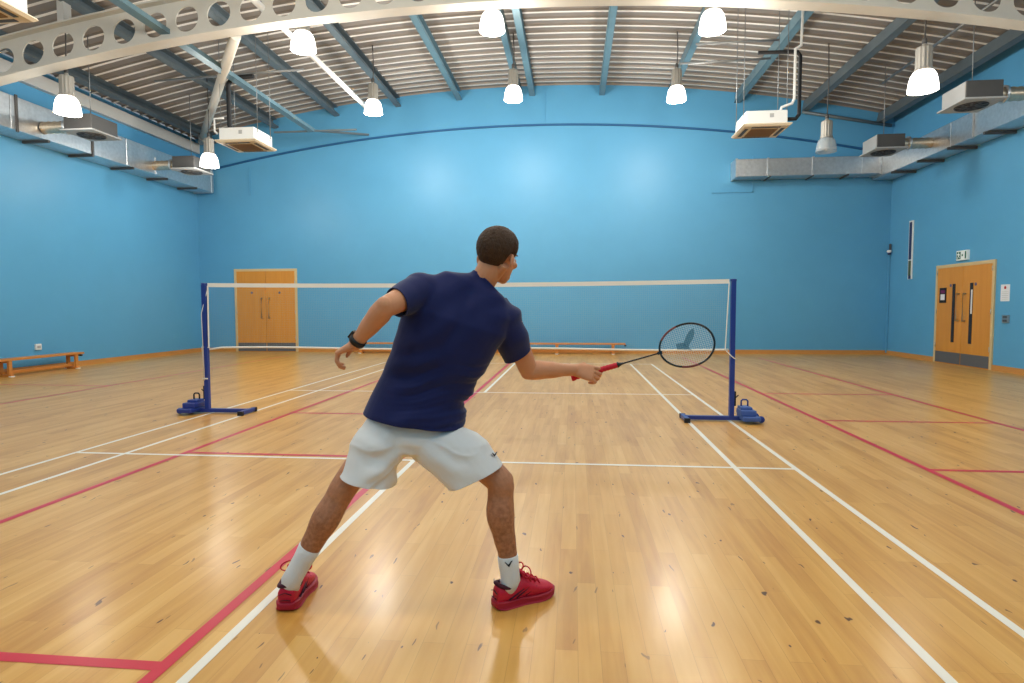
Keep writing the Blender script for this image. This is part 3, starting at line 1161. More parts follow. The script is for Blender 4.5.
# ------------------------------------------------------------------ net
def net_post(label, x, side):
    """side +1: weight lies toward +x"""
    t = thing('net_post', label, 'net post', (x, 0, 0), 0, 'badminton net posts')
    b = NB()
    box(b, (0, 0, 0.79), (0.052, 0.052, 1.5))
    lathe(b, [(0.028, 1.535), (0.034, 1.54), (0.034, 1.562), (0.0, 1.566)], n=16, cap=True)
    obj('upright', b, M['bluepost'], t, bevel=0.008)
    b = NB()
    box(b, (-side * 0.17, 0, 0.035), (0.66, 0.055, 0.045))
    ft = obj('base_arm', b, M['bluepost'], t, bevel=0.006)
    b = NB()
    box(b, (-side * 0.5, 0, 0.03), (0.05, 0.3, 0.045))
    obj('cross_foot', b, M['bluepost'], ft, bevel=0.006)
    for s in (-1, 1):
        b = NB()
        box(b, (-side * 0.5, s * 0.15, 0.026), (0.06, 0.04, 0.05))
        obj('rubber_end', b, M['black'], ft)
    b = NB()
    box(b, (side * 0.15, -0.04, 0.11), (0.16, 0.22, 0.06))
    box(b, (side * 0.14, -0.02, 0.15), (0.12, 0.16, 0.04))
    box(b, (side * 0.17, -0.06, 0.055), (0.18, 0.3, 0.05))
    w = obj('weight_block', b, M['bluelight'] if side > 0 else M['bluepost'], t, bevel=0.01)
    b = NB()
    tube(b, [(side * 0.105, 0, 0.16), (side * 0.105, 0, 0.225), (side * 0.12, 0, 0.24), (side * 0.16, 0, 0.24), (side * 0.175, 0, 0.225), (side * 0.175, 0, 0.16)], 0.009, 8)
    obj('carry_handle', b, M['bluepost'] if side > 0 else M['black'], w)
    for s in (-1, 1):
        b = NB()
        lathe(b, [(0.0, -0.02), (0.033, -0.02), (0.037, 0.0), (0.033, 0.02), (0.0, 0.02)], V((side * 0.29, s * 0.1, 0.04)), 18, axis=V((0, 1, 0)))
        obj('wheel', b, M['bluepost'], w)
    b = NB()
    box(b, (side * 0.035, 0, 0.25), (0.02, 0.03, 0.16))
    tube(b, [(side * 0.035, 0, 0.25), (side * 0.075, 0, 0.29)], 0.006, 6)
    obj('cleat', b, M['black'], t)
    return t


net_post('blue net post, on the side of the single bench', -3.075, -1)
net_post('blue net post, on the side of the exit doors', 3.045, 1)
net = thing('badminton_net', 'badminton net with white top tape between two blue posts', 'net', (0, 0, 0))
NX0, NX1 = -3.03, 3.0


def sag(x):
    return 1.562 - 0.022 * (1 - ((x - (NX0 + NX1) / 2) / 3.05) ** 2)


b = NB()
n = 40
for i in range(n):
    x0, x1 = NX0 + (NX1 - NX0) * i / n, NX0 + (NX1 - NX0) * (i + 1) / n
    bar(b, (x0, 0, sag(x0) - 0.024), (x1, 0, sag(x1) - 0.024), 0.008, 0.048)
obj('top_tape', b, M['tape'], net)
b = NB()
zb0 = 0.79


def botz(x):
    return zb0 + 0.008 * math.sin(x * 2.1) - (0.02 if x < -2.9 else 0)


tube(b, [(NX0 + (NX1 - NX0) * i / 40, 0, botz(NX0 + (NX1 - NX0) * i / 40)) for i in range(41)], 0.011, 8)
obj('bottom_cord', b, M['tape'], net)
for x, tilt in ((NX0, -0.01), (NX1, -0.03)):
    b = NB()
    bar(b, (x, 0, 1.53), (x + tilt, 0, zb0), 0.006, 0.022, hint=(0, 1, 0))
    obj('side_tape', b, M['tape'], net)
for pts, r in (([(NX1 - 0.03, 0, zb0), (3.03, -0.034, 0.72), (3.085, -0.02, 0.68)], 0.006),
               ([(NX0, 0, 1.5), (-3.10, -0.034, 1.2), (-3.085, -0.034, 0.4)], 0.005),
               ([(NX0, 0, zb0), (-3.11, -0.03, 0.8), (-3.105, 0.0, 0.45)], 0.006),
               ([(-3.105, -0.034, 0.42), (-3.045, -0.034, 0.42)], 0.008)):
    b = NB()
    tube(b, pts, r, 6)
    obj('tie_cord', b, M['tape'], net)
b = NB()
st = 0.021
wN = 0.0004
x = NX0
while x < NX1:
    xx = x
    vs = [b.verts.new(p) for p in ((xx - wN, 0, zb0), (xx + wN, 0, zb0), (xx + wN, 0, sag(xx) - 0.045), (xx - wN, 0, sag(xx) - 0.045))]
    b.faces.new(vs)
    x += st
z = zb0
while z < 1.49:
    for i in range(8):
        x0, x1 = NX0 + (NX1 - NX0) * i / 8, NX0 + (NX1 - NX0) * (i + 1) / 8
        vs = [b.verts.new(p) for p in ((x0, 0.001, z - wN), (x1, 0.001, z - wN), (x1, 0.001, z + wN), (x0, 0.001, z + wN))]
        b.faces.new(vs)
    z += st
obj('netting', b, M['netting'], net, recalc=False)

# ------------------------------------------------------------------ the player
def fuse(bm, voxel, it, fac=0.5):
    """weld overlapping closed shapes into one continuous skin"""
    bmesh.ops.recalc_face_normals(bm, faces=bm.faces)
    me = bpy.data.meshes.new('tmp')
    bm.to_mesh(me)
    bm.free()
    o = bpy.data.objects.new('tmp', me)
    COL.objects.link(o)
    r = o.modifiers.new('r', 'REMESH')
    r.mode = 'VOXEL'
    r.voxel_size = voxel
    r.use_smooth_shade = True
    if it:
        s = o.modifiers.new('s', 'SMOOTH')
        s.factor = fac
        s.iterations = it
    dg = bpy.context.evaluated_depsgraph_get()
    dg.update()
    ev = o.evaluated_get(dg)
    out = bpy.data.meshes.new_from_object(ev)
    b = NB()
    b.from_mesh(out)
    bpy.data.objects.remove(o)
    bpy.data.meshes.remove(me)
    bpy.data.meshes.remove(out)
    for f in b.faces:
        f.smooth = True
    return b


def cut(bm, p, n, rad):
    """open a hem: remove the skin beyond plane (p, n) within rad of p"""
    p, n = V(p), V(n).normalized()
    def inside(co, r):
        w = co - p
        h = w.dot(n)
        return -0.03 < h < 0.25 and (w - n * h).length < r
    near = {v for v in bm.verts if inside(v.co, rad)}
    es = {e for v in near for e in v.link_edges}
    fs = {f for v in near for f in v.link_faces}
    bmesh.ops.bisect_plane(bm, geom=list(near) + list(es) + list(fs), dist=1e-5, plane_co=p, plane_no=n)
    kill = [v for v in bm.verts if (v.co - p).dot(n) > 2e-5 and inside(v.co, rad)]
    bmesh.ops.delete(bm, geom=kill, context='VERTS')


def section(l, r, d, t, n=28, e=0.85, dl=0.0, dr=0.0, up=None):
    """closed body ring between the measured side points l and r"""
    a, b = at(l[0], l[1], d + dl), at(r[0], r[1], d + dr)
    c = (a + b) / 2
    ax = (b - a) / 2
    u = V(up) if up is not None else (cu * 0.91 + cr * 0.42)
    th = ax.cross(u).normalized() * t
    return ring(c, ax, th, n, e)


def chain(bm, pts, n=18):
    """pts: (point, radius) limb with rounded ends"""
    P_ = [V(p) for p, _ in pts]
    R_ = [r for _, r in pts]
    # resample smoothly
    pp, rr = [], []
    for i in range(len(P_) - 1):
        p0, p1, p2, p3 = P_[max(i - 1, 0)], P_[i], P_[i + 1], P_[min(i + 2, len(P_) - 1)]
        for k in range(5):
            t = k / 5
            q = 0.5 * ((2 * p1) + (p2 - p0) * t + (2 * p0 - 5 * p1 + 4 * p2 - p3) * t * t + (3 * p1 - p0 - 3 * p2 + p3) * t ** 3)
            pp.append(q)
            s = t * t * (3 - 2 * t)
            rr.append(R_[i] * (1 - s) + R_[i + 1] * s)
    pp.append(P_[-1])
    rr.append(R_[-1])
    tube(bm, pp, rr, n)
    ball(bm, P_[0], R_[0], 14, 10)
    ball(bm, P_[-1], R_[-1], 14, 10)


FOOT0 = V((0.62, -4.35, 0))        # the person's base between the feet
SHOE_R, SHOE_RA = V((0.982, -4.372, 0.0)), math.radians(37)
SHOE_L, SHOE_LA = V((0.122, -4.482, 0.0)), math.radians(97)
# joints
hipL, hipR = at(396, 413, 2.62), at(436, 420, 2.64)
kneL, kneR = at(344, 487, 2.55), at(499, 481, 2.54)
ankL, ankR = at(291.5, 580, 2.535), at(510.5, 579, 2.545)
shL, shR = at(417, 291, 2.51), at(508, 322, 2.60)
elL, wrL = at(385, 307.5, 2.32), at(355, 344, 2.40)
elR, wrR = at(529, 370, 2.72), at(574, 370, 2.78)
c7, skull = at(482, 283, 2.57), at(496, 258, 2.56)

bm = NB()
# torso (kept a little inside the shirt)
TS = [((379, 404), (457, 416), 2.62, 0.095), ((380, 392), (459, 404), 2.61, 0.105), ((389, 372), (466, 391), 2.60, 0.10),
      ((399, 349), (478, 372), 2.58, 0.105), ((406, 326), (490, 347), 2.57, 0.11), ((412, 306), (500, 336), 2.56, 0.105),
      ((428, 286), (506, 320), 2.56, 0.08), ((455, 276), (500, 302), 2.565, 0.06), ((468, 274), (494, 289), 2.57, 0.054)]
loft(bm, [section(l, r, d, t) for l, r, d, t in TS])
# pelvis
loft(bm, [section((382, 396), (456, 408), 2.62, 0.088), section((379, 412), (457, 424), 2.625, 0.105), section((380, 428), (454, 437), 2.625, 0.105), section((390, 440), (444, 447), 2.625, 0.08)])
# neck
chain(bm, [(at(478, 291, 2.575), 0.05), (c7, 0.055), (at(490, 269, 2.555), 0.056), (skull, 0.056)])
# legs
up_ = lambda a, b, t: a.lerp(b, t)
fwdR = V((math.cos(SHOE_RA), math.sin(SHOE_RA), 0))
fwdL = V((math.cos(SHOE_LA), math.sin(SHOE_LA), 0))
for h, k, a, fw, sl in ((hipL, kneL, ankL, fwdL, SHOE_L), (hipR, kneR, ankR, fwdR, SHOE_R)):
    chain(bm, [(h, 0.07), (up_(h, k, 0.35), 0.065), (up_(h, k, 0.72), 0.062), (k, 0.058), (up_(k, a, 0.14), 0.055),
               (up_(k, a, 0.33) - fw * 0.012, 0.06), (up_(k, a, 0.55) - fw * 0.006, 0.048), (up_(k, a, 0.72), 0.041), (up_(k, a, 0.86), 0.037), (a, 0.036)], 20)
    ball(bm, k + fw * 0.018, 0.047, 14, 10)
    # foot inside the shoe
    chain(bm, [(a, 0.034), (sl + fw * 0.065 + V((0, 0, 0.062)), 0.026), (sl + fw * 0.125 + V((0, 0, 0.05)), 0.02)])
# arms
for s, e, w in ((shL, elL, wrL), (shR, elR, wrR)):
    back = -cf
    chain(bm, [(s, 0.06), (up_(s, e, 0.35), 0.054), (up_(s, e, 0.75), 0.045), (e, 0.041), (up_(e, w, 0.18), 0.044),
               (up_(e, w, 0.45), 0.039), (up_(e, w, 0.8), 0.029), (w, 0.027)], 20)
ball(bm, elL + cu * 0.008 - cf * 0.012, 0.034, 12, 8)
ball(bm, elR - cu * 0.01 - cr * 0.006, 0.034, 12, 8)


def hand(bm, w, F, N, S, curls, thumb, sc=1.0, spread=0.07):
    F = V(F).normalized()
    N = V(N)
    N = (N - F * N.dot(F)).normalized()
    Sx = F.cross(N)
    S = Sx if Sx.dot(V(S)) > 0 else -Sx
    q = lambda f, s, n: w + (F * f + S * s + N * n) * sc
    rings = []
    for f, hw, ht, so in ((-0.03, 0.026, 0.021, 0), (0.0, 0.028, 0.020, 0), (0.03, 0.036, 0.019, 0.002), (0.06, 0.041, 0.016, 0.001), (0.085, 0.042, 0.0135, 0), (0.094, 0.039, 0.011, 0)):
        rings.append(ring(q(f, so, 0), S * hw * sc, N * ht * sc, 20, 0.8))
    loft(bm, rings)
    nails = []
    for (so, Ls, r), cu_, k in zip((((0.031), (0.044, 0.026, 0.021), 0.0092), ((0.0105), (0.049, 0.030, 0.022), 0.0095), ((-0.0105), (0.045, 0.028, 0.022), 0.009), ((-0.031), (0.035, 0.021, 0.019), 0.008)), curls, range(4)):
        base = q(0.085, so, 0.0)
        d = (F + S * spread * (1.5 - k)).normalized()
        p0 = q(0.045, so * 0.85, 0)
        pts = [(p0, r * 1.05), (base, r * 1.08)]
        p = base
        ang = 0
        for L, c, rr in zip(Ls, cu_, (r, r * 0.94, r * 0.82)):
            ang += math.radians(c)
            dd = d * math.cos(ang) - N * math.sin(ang)
            p = p + dd * L * sc
            pts.append((p, rr))
        PP = [x for x, _ in pts]
        for i in range(len(pts) - 1):
            tube(bm, [pts[i][0], pts[i + 1][0]], [pts[i][1] * sc, pts[i + 1][1] * sc], 12)
        for x, rr in pts[1:]:
            ball(bm, x, rr * sc, 12, 8)
    tp = [(q(0.015, 0.018, -0.004), 0.0145), (q(*thumb[0]), 0.0125), (q(*thumb[1]), 0.0105), (q(*thumb[2]), 0.0088)]
    for i in range(3):
        tube(bm, [tp[i][0], tp[i + 1][0]], [tp[i][1] * sc, tp[i + 1][1] * sc], 12)
    for x, rr in tp:
        ball(bm, x, rr * sc, 12, 8)
    return q


# racket axis first, the right hand closes on it
rb, rt = at(569.5, 378.5, 2.83), at(714.5, 337.5, 2.74)
rax = (rt - rb).normalized()
RL = 0.675
rb = rt - rax * RL
FR = cr * 0.96 - cu * 0.17 + cf * 0.03
hand(bm, wrR, FR, -cf * 0.9 + cu * 0.42, cu, ((14, 48, 40), (24, 62, 48), (32, 70, 50), (40, 74, 50)),
     ((0.045, 0.042, -0.014), (0.075, 0.040, -0.034), (0.098, 0.028, -0.043)), 0.98, 0.03)
FLh = -cr * 0.86 - cu * 0.42 + cf * 0.05
hand(bm, wrL, FLh, cu * 0.85 - cr * 0.35 - cf * 0.12, cf, ((36, 46, 40), (44, 48, 40), (50, 50, 42), (54, 52, 42)),
     ((0.035, 0.036, -0.012), (0.055, 0.036, -0.024), (0.07, 0.031, -0.035)), 0.85, 0.05)

# head
yaw = math.radians(30)
fh = V((cf.x, cf.y, 0)).normalized()
rh = V((fh.y, -fh.x, 0))
hf = (fh * math.cos(yaw) + rh * math.sin(yaw))
hr = (rh * math.cos(yaw) - fh * math.sin(yaw))
hu = V((0, 0, 1))
# slight lean of the head with the neck
tl = Matrix.Rotation(math.radians(6), 3, fh)
hf, hr, hu = tl @ hf, tl @ hr, tl @ hu
pt = Matrix.Rotation(math.radians(-6), 3, hr)
hf, hu = pt @ hf, pt @ hu
HC = at(498, 253.5, 2.555)
HS = 0.985


def H(x, y, z):
    return HC + (hr * x + hf * y + hu * z) * HS


def hel(bm, c, ax, n=20, m=14):
    ellipsoid(bm, H(*c), (hr * ax[0] * HS, hf * ax[1] * HS, hu * ax[2] * HS), n, m)


hel(bm, (0, -0.005, 0.022), (0.076, 0.096, 0.083))
hel(bm, (0, 0.035, -0.045), (0.058, 0.056, 0.066))
hel(bm, (0, 0.052, -0.085), (0.043, 0.038, 0.032))
hel(bm, (0, 0.072, -0.104), (0.021, 0.018, 0.015))
hel(bm, (0, 0.078, 0.012), (0.048, 0.016, 0.012))
for s in (-1, 1):
    hel(bm, (s * 0.044, 0.058, -0.035), (0.022, 0.028, 0.018))
    hel(bm, (s * 0.012, 0.096, -0.046), (0.009, 0.011, 0.008))
    # ears
    A = Matrix.Rotation(s * math.radians(22), 3, hu)
    ev = (A @ hr * 0.008 * HS, A @ hf * 0.019 * HS, hu * 0.029 * HS)
    ellipsoid(bm, H(s * 0.08, -0.010, -0.030), ev, 16, 12)
    ellipsoid(bm, H(s * 0.076, -0.002, -0.026), (hr * 0.01, hf * 0.012, hu * 0.018), 12, 8)
loft(bm, [ring(H(0, 0.088, 0.008), hr * 0.008, hf * 0.008, 12), ring(H(0, 0.096, -0.015), hr * 0.010, hf * 0.012, 12), ring(H(0, 0.101, -0.036), hr * 0.013, hf * 0.016, 12), ring(H(0, 0.095, -0.05), hr * 0.013, hf * 0.014, 12)])
hel(bm, (0, 0.088, -0.068), (0.023, 0.011, 0.0055))
hel(bm, (0, 0.086, -0.078), (0.02, 0.011, 0.006))
# neck to jaw muscles
for s in (-1, 1):
    tube(bm, [H(s * 0.055, -0.02, -0.05), c7 + hr * s * 0.03 + fh * 0.03], [0.022, 0.024], 12)
bm = fuse(bm, 0.003, 5, 0.5)
person = obj('person', bm, M['skin'], None, FOOT0)
person.location = FOOT0
tag(person, 'person in navy t-shirt and white shorts lunging sideways, seen from behind, holding a racket', 'person')


def pobj(name, bm, m, parent=person, **k):
    return obj(name, bm, m, parent, FOOT0, **k)


# eyes
for s in (-1, 1):
    b = NB()
    ball(b, H(s * 0.033, 0.0765, -0.012), 0.0115, 16, 12)
    e_ = pobj('eye', b, M['eyewhite'])
    b = NB()
    ball(b, H(s * 0.033, 0.0835, -0.012), 0.0058, 14, 10)
    pobj('iris', b, M['iris'], e_)
    for up_l, dz in ((1, 0.0075), (0, -0.008)):
        b = NB()
        tube(b, [H(s * 0.019, 0.084, -0.012 + dz * 0.2), H(s * 0.033, 0.0885, -0.012 + dz), H(s * 0.048, 0.079, -0.012 + dz * 0.2)], [0.002, 0.0042, 0.002], 8)
        pobj('eyelid', b, M['skin'], e_)
    b = NB()
    tube(b, [H(s * 0.016, 0.094, 0.012), H(s * 0.035, 0.091, 0.016), H(s * 0.054, 0.078, 0.009)], [0.003, 0.0045, 0.002], 8)
    pobj('eyebrow', b, M['hair'])
b = NB()
tube(b, [H(-0.021, 0.093, -0.073), H(0, 0.0985, -0.0725), H(0.021, 0.093, -0.073)], [0.0015, 0.0028, 0.0015], 8)
pobj('mouth', b, mat('lip', rgb(168, 88, 80), 0.5))

# hair: short crop, tapering at nape and sides
b = NB()
bmesh.ops.create_icosphere(b, subdivisions=6, radius=1)
kill = []
for v in b.verts:
    d = v.co.normalized()
    p = V((d.x * 0.0775, -0.005 + d.y * 0.0985, 0.021 + d.z * 0.0855))
    # hairline height depending on direction
    ang = math.atan2(abs(d.x), -d.y)          # 0 = nape, pi/2 = side, pi = front
    if ang < 1.05:
        line = -0.084 + 0.012 * (ang / 1.05) ** 2
    elif ang < 1.5:
        t = (ang - 1.05) / 0.45
        line = -0.072 + 0.070 * t * t * (3 - 2 * t)
    elif ang < 1.95:
        t = (ang - 1.5) / 0.45
        line = -0.002 - 0.03 * math.sin(PI * t)
    else:
        t = min(1, (ang - 1.95) / 0.5)
        line = 0.002 + 0.058 * t
    over = p.z - line
    if over < 0:
        kill.append(v)
        v.co = p
        continue
    up = min(1.0, over / 0.06)
    th = -0.002 + 0.012 * up ** 0.7
    # a nape that follows the skull into the neck
    q = V((p.x, p.y, p.z))
    if p.z < -0.02:
        k = (-0.02 - p.z)
        dd = V((d.x, d.y, 0)).normalized()
        q += dd * min(0.012, k * 0.30)
    nn = noise.noise(d * 9) * 0.0022 + noise.noise(d * 30) * 0.0012
    q += d * (th + nn * up)
    v.co = q
bmesh.ops.delete(b, geom=kill, context='VERTS')
for v in b.verts:
    v.co = H(*v.co)
hr_o = pobj('hair', b, M['hair'], smooth=True)
so_ = hr_o.modifiers.new('thick', 'SOLIDIFY')
so_.thickness = 0.006
so_.offset = -1

# ---- t-shirt
b = NB()
SS = [((356, 438), (473, 454), 2.635, 0.162), ((364, 412), (466, 428), 2.622, 0.16), ((371, 396), (464.5, 409), 2.615, 0.138), ((383, 372), (470, 394), 2.60, 0.115),
      ((392, 349), (484, 374), 2.58, 0.118), ((398.5, 326), (497, 350), 2.57, 0.123), ((405, 305), (506, 338), 2.56, 0.118),
      ((417, 283), (513, 322), 2.56, 0.098), ((445, 271), (509, 303), 2.565, 0.08), ((470, 273), (499, 292), 2.57, 0.064), ((481, 262), (505, 284), 2.565, 0.068)]
loft(b, [section(l, r, d, t, 32) for l, r, d, t in SS])
cufL, cufR = at(396.8, 302.6, 2.395), at(517.5, 354.5, 2.675)
dL = (elL - shL).normalized()
dR = (elR - shR).normalized()
tube(b, [at(436, 294, 2.56), at(420, 292, 2.53), at(407, 297.5, 2.46), cufL, cufL + dL * 0.07], [0.08, 0.082, 0.071, 0.061, 0.06], 24)
ball(b, at(420, 291.5, 2.53), 0.081, 18, 12)
tube(b, [at(490, 310, 2.58), at(504, 322, 2.60), at(511, 338, 2.635), cufR, cufR + dR * 0.06], [0.085, 0.086, 0.078, 0.068, 0.067], 24)
ball(b, at(503, 321, 2.60), 0.085, 18, 12)
b = fuse(b, 0.0065, 7, 0.5)
# folds of the cloth
org, spine = at(415.5, 420, 2.62), (at(482, 283, 2.57) - at(415.5, 420, 2.62))
SL = spine.length
sd = spine.normalized()
lat = (cr * 0.91 - cu * 0.42).normalized()
b.normal_update()
disp = []
for v in b.verts:
    w = v.co - org
    s, l = w.dot(sd) / SL, w.dot(lat)
    nz = noise.noise(v.co * 5.5)
    low = max(0.0, min(1.0, (0.62 - s) / 0.35))
    ph = (s * SL * 0.9 - l * 0.55) * 2 * PI / 0.085 + nz * 3.2
    f = (math.sin(ph) ** 3) * 0.016 * low * max(0.12, min(1, 0.5 + l * 4)) * max(0.0, min(1, 0.55 + nz * 0.9))
    ph2 = (s * SL * 0.75 - l * 0.85) * 2 * PI / 0.12 + noise.noise(v.co * 3 + V((3, 1, 7))) * 4
    f += math.sin(ph2) * 0.0075 * max(0, 0.5 + noise.noise(v.co * 4 + V((9, 2, 1))))
    # pulls around the shoulder blades
    ph3 = (l * 0.9 + s * SL * 0.5) * 2 * PI / 0.14 + nz * 2.5
    f += math.sin(ph3) * 0.0022 * max(0.0, min(1.0, (s - 0.45) / 0.3))
    # hollow of the spine
    f -= 0.007 * math.exp(-(l / 0.03) ** 2) * max(0.0, min(1.0, (s - 0.15) / 0.25)) * (1 if v.normal.dot(cf) < 0 else 0)
    flank = max(0.1, min(1.0, (l + 0.2) / 0.12))
    disp.append(v.normal * f * flank)
for v, d in zip(b.verts, disp):
    v.co += d
cut(b, at(415.5, 416.5, 2.63), -cu * 0.97 - cr * 0.143 + cf * 0.17, 0.4)
cut(b, cufL, dL + cr * -0.3, 0.13)
cut(b, cufR, dR + cu * -0.25 + cr * 0.25, 0.13)
cut(b, at(485.3, 282.3, 2.57), cr * 0.66 + cu * 0.72 + cf * 0.15, 0.11)
sh = pobj('t_shirt', b, M['shirt'], recalc=True)
q_ = sh.modifiers.new('thick', 'SOLIDIFY')
q_.thickness = 0.003
q_.offset = -1

# ---- shorts
b = NB()
loft(b, [section((379, 395), (459, 407), 2.62, 0.11, 32), section((372, 408), (462, 420), 2.625, 0.122, 32), section((366, 422), (468, 432), 2.63, 0.135, 32), section((362, 437), (470, 443), 2.63, 0.133, 32),
         section((372, 448), (460, 453), 2.63, 0.115, 32), section((388, 453), (436, 456), 2.63, 0.06, 32)])


def legtube(b, secs):
    rings = []
    for l, r, d, t, upv in secs:
        rings.append(section(l, r, d, t, 28, 0.9, up=upv))
    loft(b, rings)


uL = (hipL - kneL).normalized()
uR = (hipR - kneR).normalized()
legtube(b, [((369, 411), (416, 425), 2.62, 0.115, uL), ((358, 427), (411, 446), 2.605, 0.125, uL), ((350, 447), (403.5, 459), 2.585, 0.122, uL), ((345.5, 463), (397, 475), 2.575, 0.12, uL), ((339.5, 474), (393.5, 489), 2.57, 0.122, uL), ((333, 486), (390, 503), 2.565, 0.124, uL)])
legtube(b, [((412, 432), (453, 418), 2.625, 0.095, uR), ((411, 456), (478, 431), 2.605, 0.12, uR), ((431, 470), (489, 445), 2.575, 0.126, uR), ((442, 481), (497, 456), 2.56, 0.126, uR), ((449.5, 490), (503.5, 465), 2.555, 0.126, uR), ((458, 502), (513, 477), 2.55, 0.126, uR)])
b = fuse(b, 0.0065, 6, 0.5)
b.normal_update()
crot = at(406, 440, 2.55)
hemc = at(415, 418, 2.55)
for v in b.verts:
    w = v.co - crot
    x, y = w.dot(cr), w.dot(cu)
    nz = noise.noise(v.co * 6)
    ang = math.atan2(y, abs(x) + 0.05)
    rad = math.hypot(x, y)
    fade = max(0.0, min(1.0, (rad - 0.03) / 0.1)) * max(0.0, 0.6 + nz * 0.8)
    f = math.sin(ang * 11 + nz * 3.0 + rad * 5) * 0.010 * fade
    f += ((1 - abs(math.sin(ang * 5.2 + nz * 1.6 + rad * 2.5))) ** 4) * 0.012 * fade
    f += math.sin((x * 0.5 + y) * 2 * PI / 0.1 + noise.noise(v.co * 3.1) * 5) * 0.0035
    below = (hemc - v.co).dot(cu)
    k = max(0.0, min(1.0, (below - 0.03) / 0.08))
    v.co += v.normal * (f * k - 0.014 * (1 - k))
cut(b, at(367.5, 477.5, 2.57), -cu * 0.97 - cr * 0.25 + cf * 0.1, 0.19)
cut(b, at(475.5, 475, 2.555), -cu * 0.9 + cr * 0.42 + cf * 0.05, 0.19)
shorts = pobj('shorts', b, M['shorts'])
q_ = shorts.modifiers.new('thick', 'SOLIDIFY')
q_.thickness = 0.003
q_.offset = -1

# ---- printed bird marks
BIRD = [(-1.0, 0.55), (-0.55, 0.35), (-0.1, -0.1), (0.25, 0.2), (0.6, 0.75), (1.05, 0.9), (0.75, 0.45), (0.55, 0.0), (0.15, -0.75), (-0.3, -0.3)]


def mark(name, px, d, s, parent, nrm=None):
    b = NB()
    c = at(px[0], px[1], d)
    n = (-cf if nrm is None else V(nrm)).normalized()
    ux = (cr - n * cr.dot(n)).normalized()
    uy = n.cross(ux)
    fr = [b.verts.new(c + ux * x * s + uy * y * s) for x, y in BIRD]
    bk = [b.verts.new(c + ux * x * s + uy * y * s - n * 0.012) for x, y in BIRD]
    m_ = len(fr)
    b.faces.new(fr)
    for i in range(m_):
        b.faces.new((fr[i], bk[i], bk[(i + 1) % m_], fr[(i + 1) % m_]))
    o = pobj(name, b, M['markink'], parent)
    return o


MARKS = []

# ---- socks
for k, a, fw, t0, sl in ((kneL, ankL, fwdL, 0.64, SHOE_L), (kneR, ankR, fwdR, 0.755, SHOE_R)):
    b = NB()
    q = lambda t: k.lerp(a, t) - fw * (0.006 * max(0, (0.72 - t) / 0.17))
    tube(b, [q(t0), q(t0 + 0.01), q(t0 + 0.12), q(0.9), a, sl + fw * 0.06 + V((0, 0, 0.06))], [0.0445 if t0 < .7 else 0.0415, 0.047 if t0 < .7 else 0.0435, 0.043, 0.041, 0.042, 0.036], 28)
    MARKS.append(pobj('sock', b, M['sock'], smooth=True))


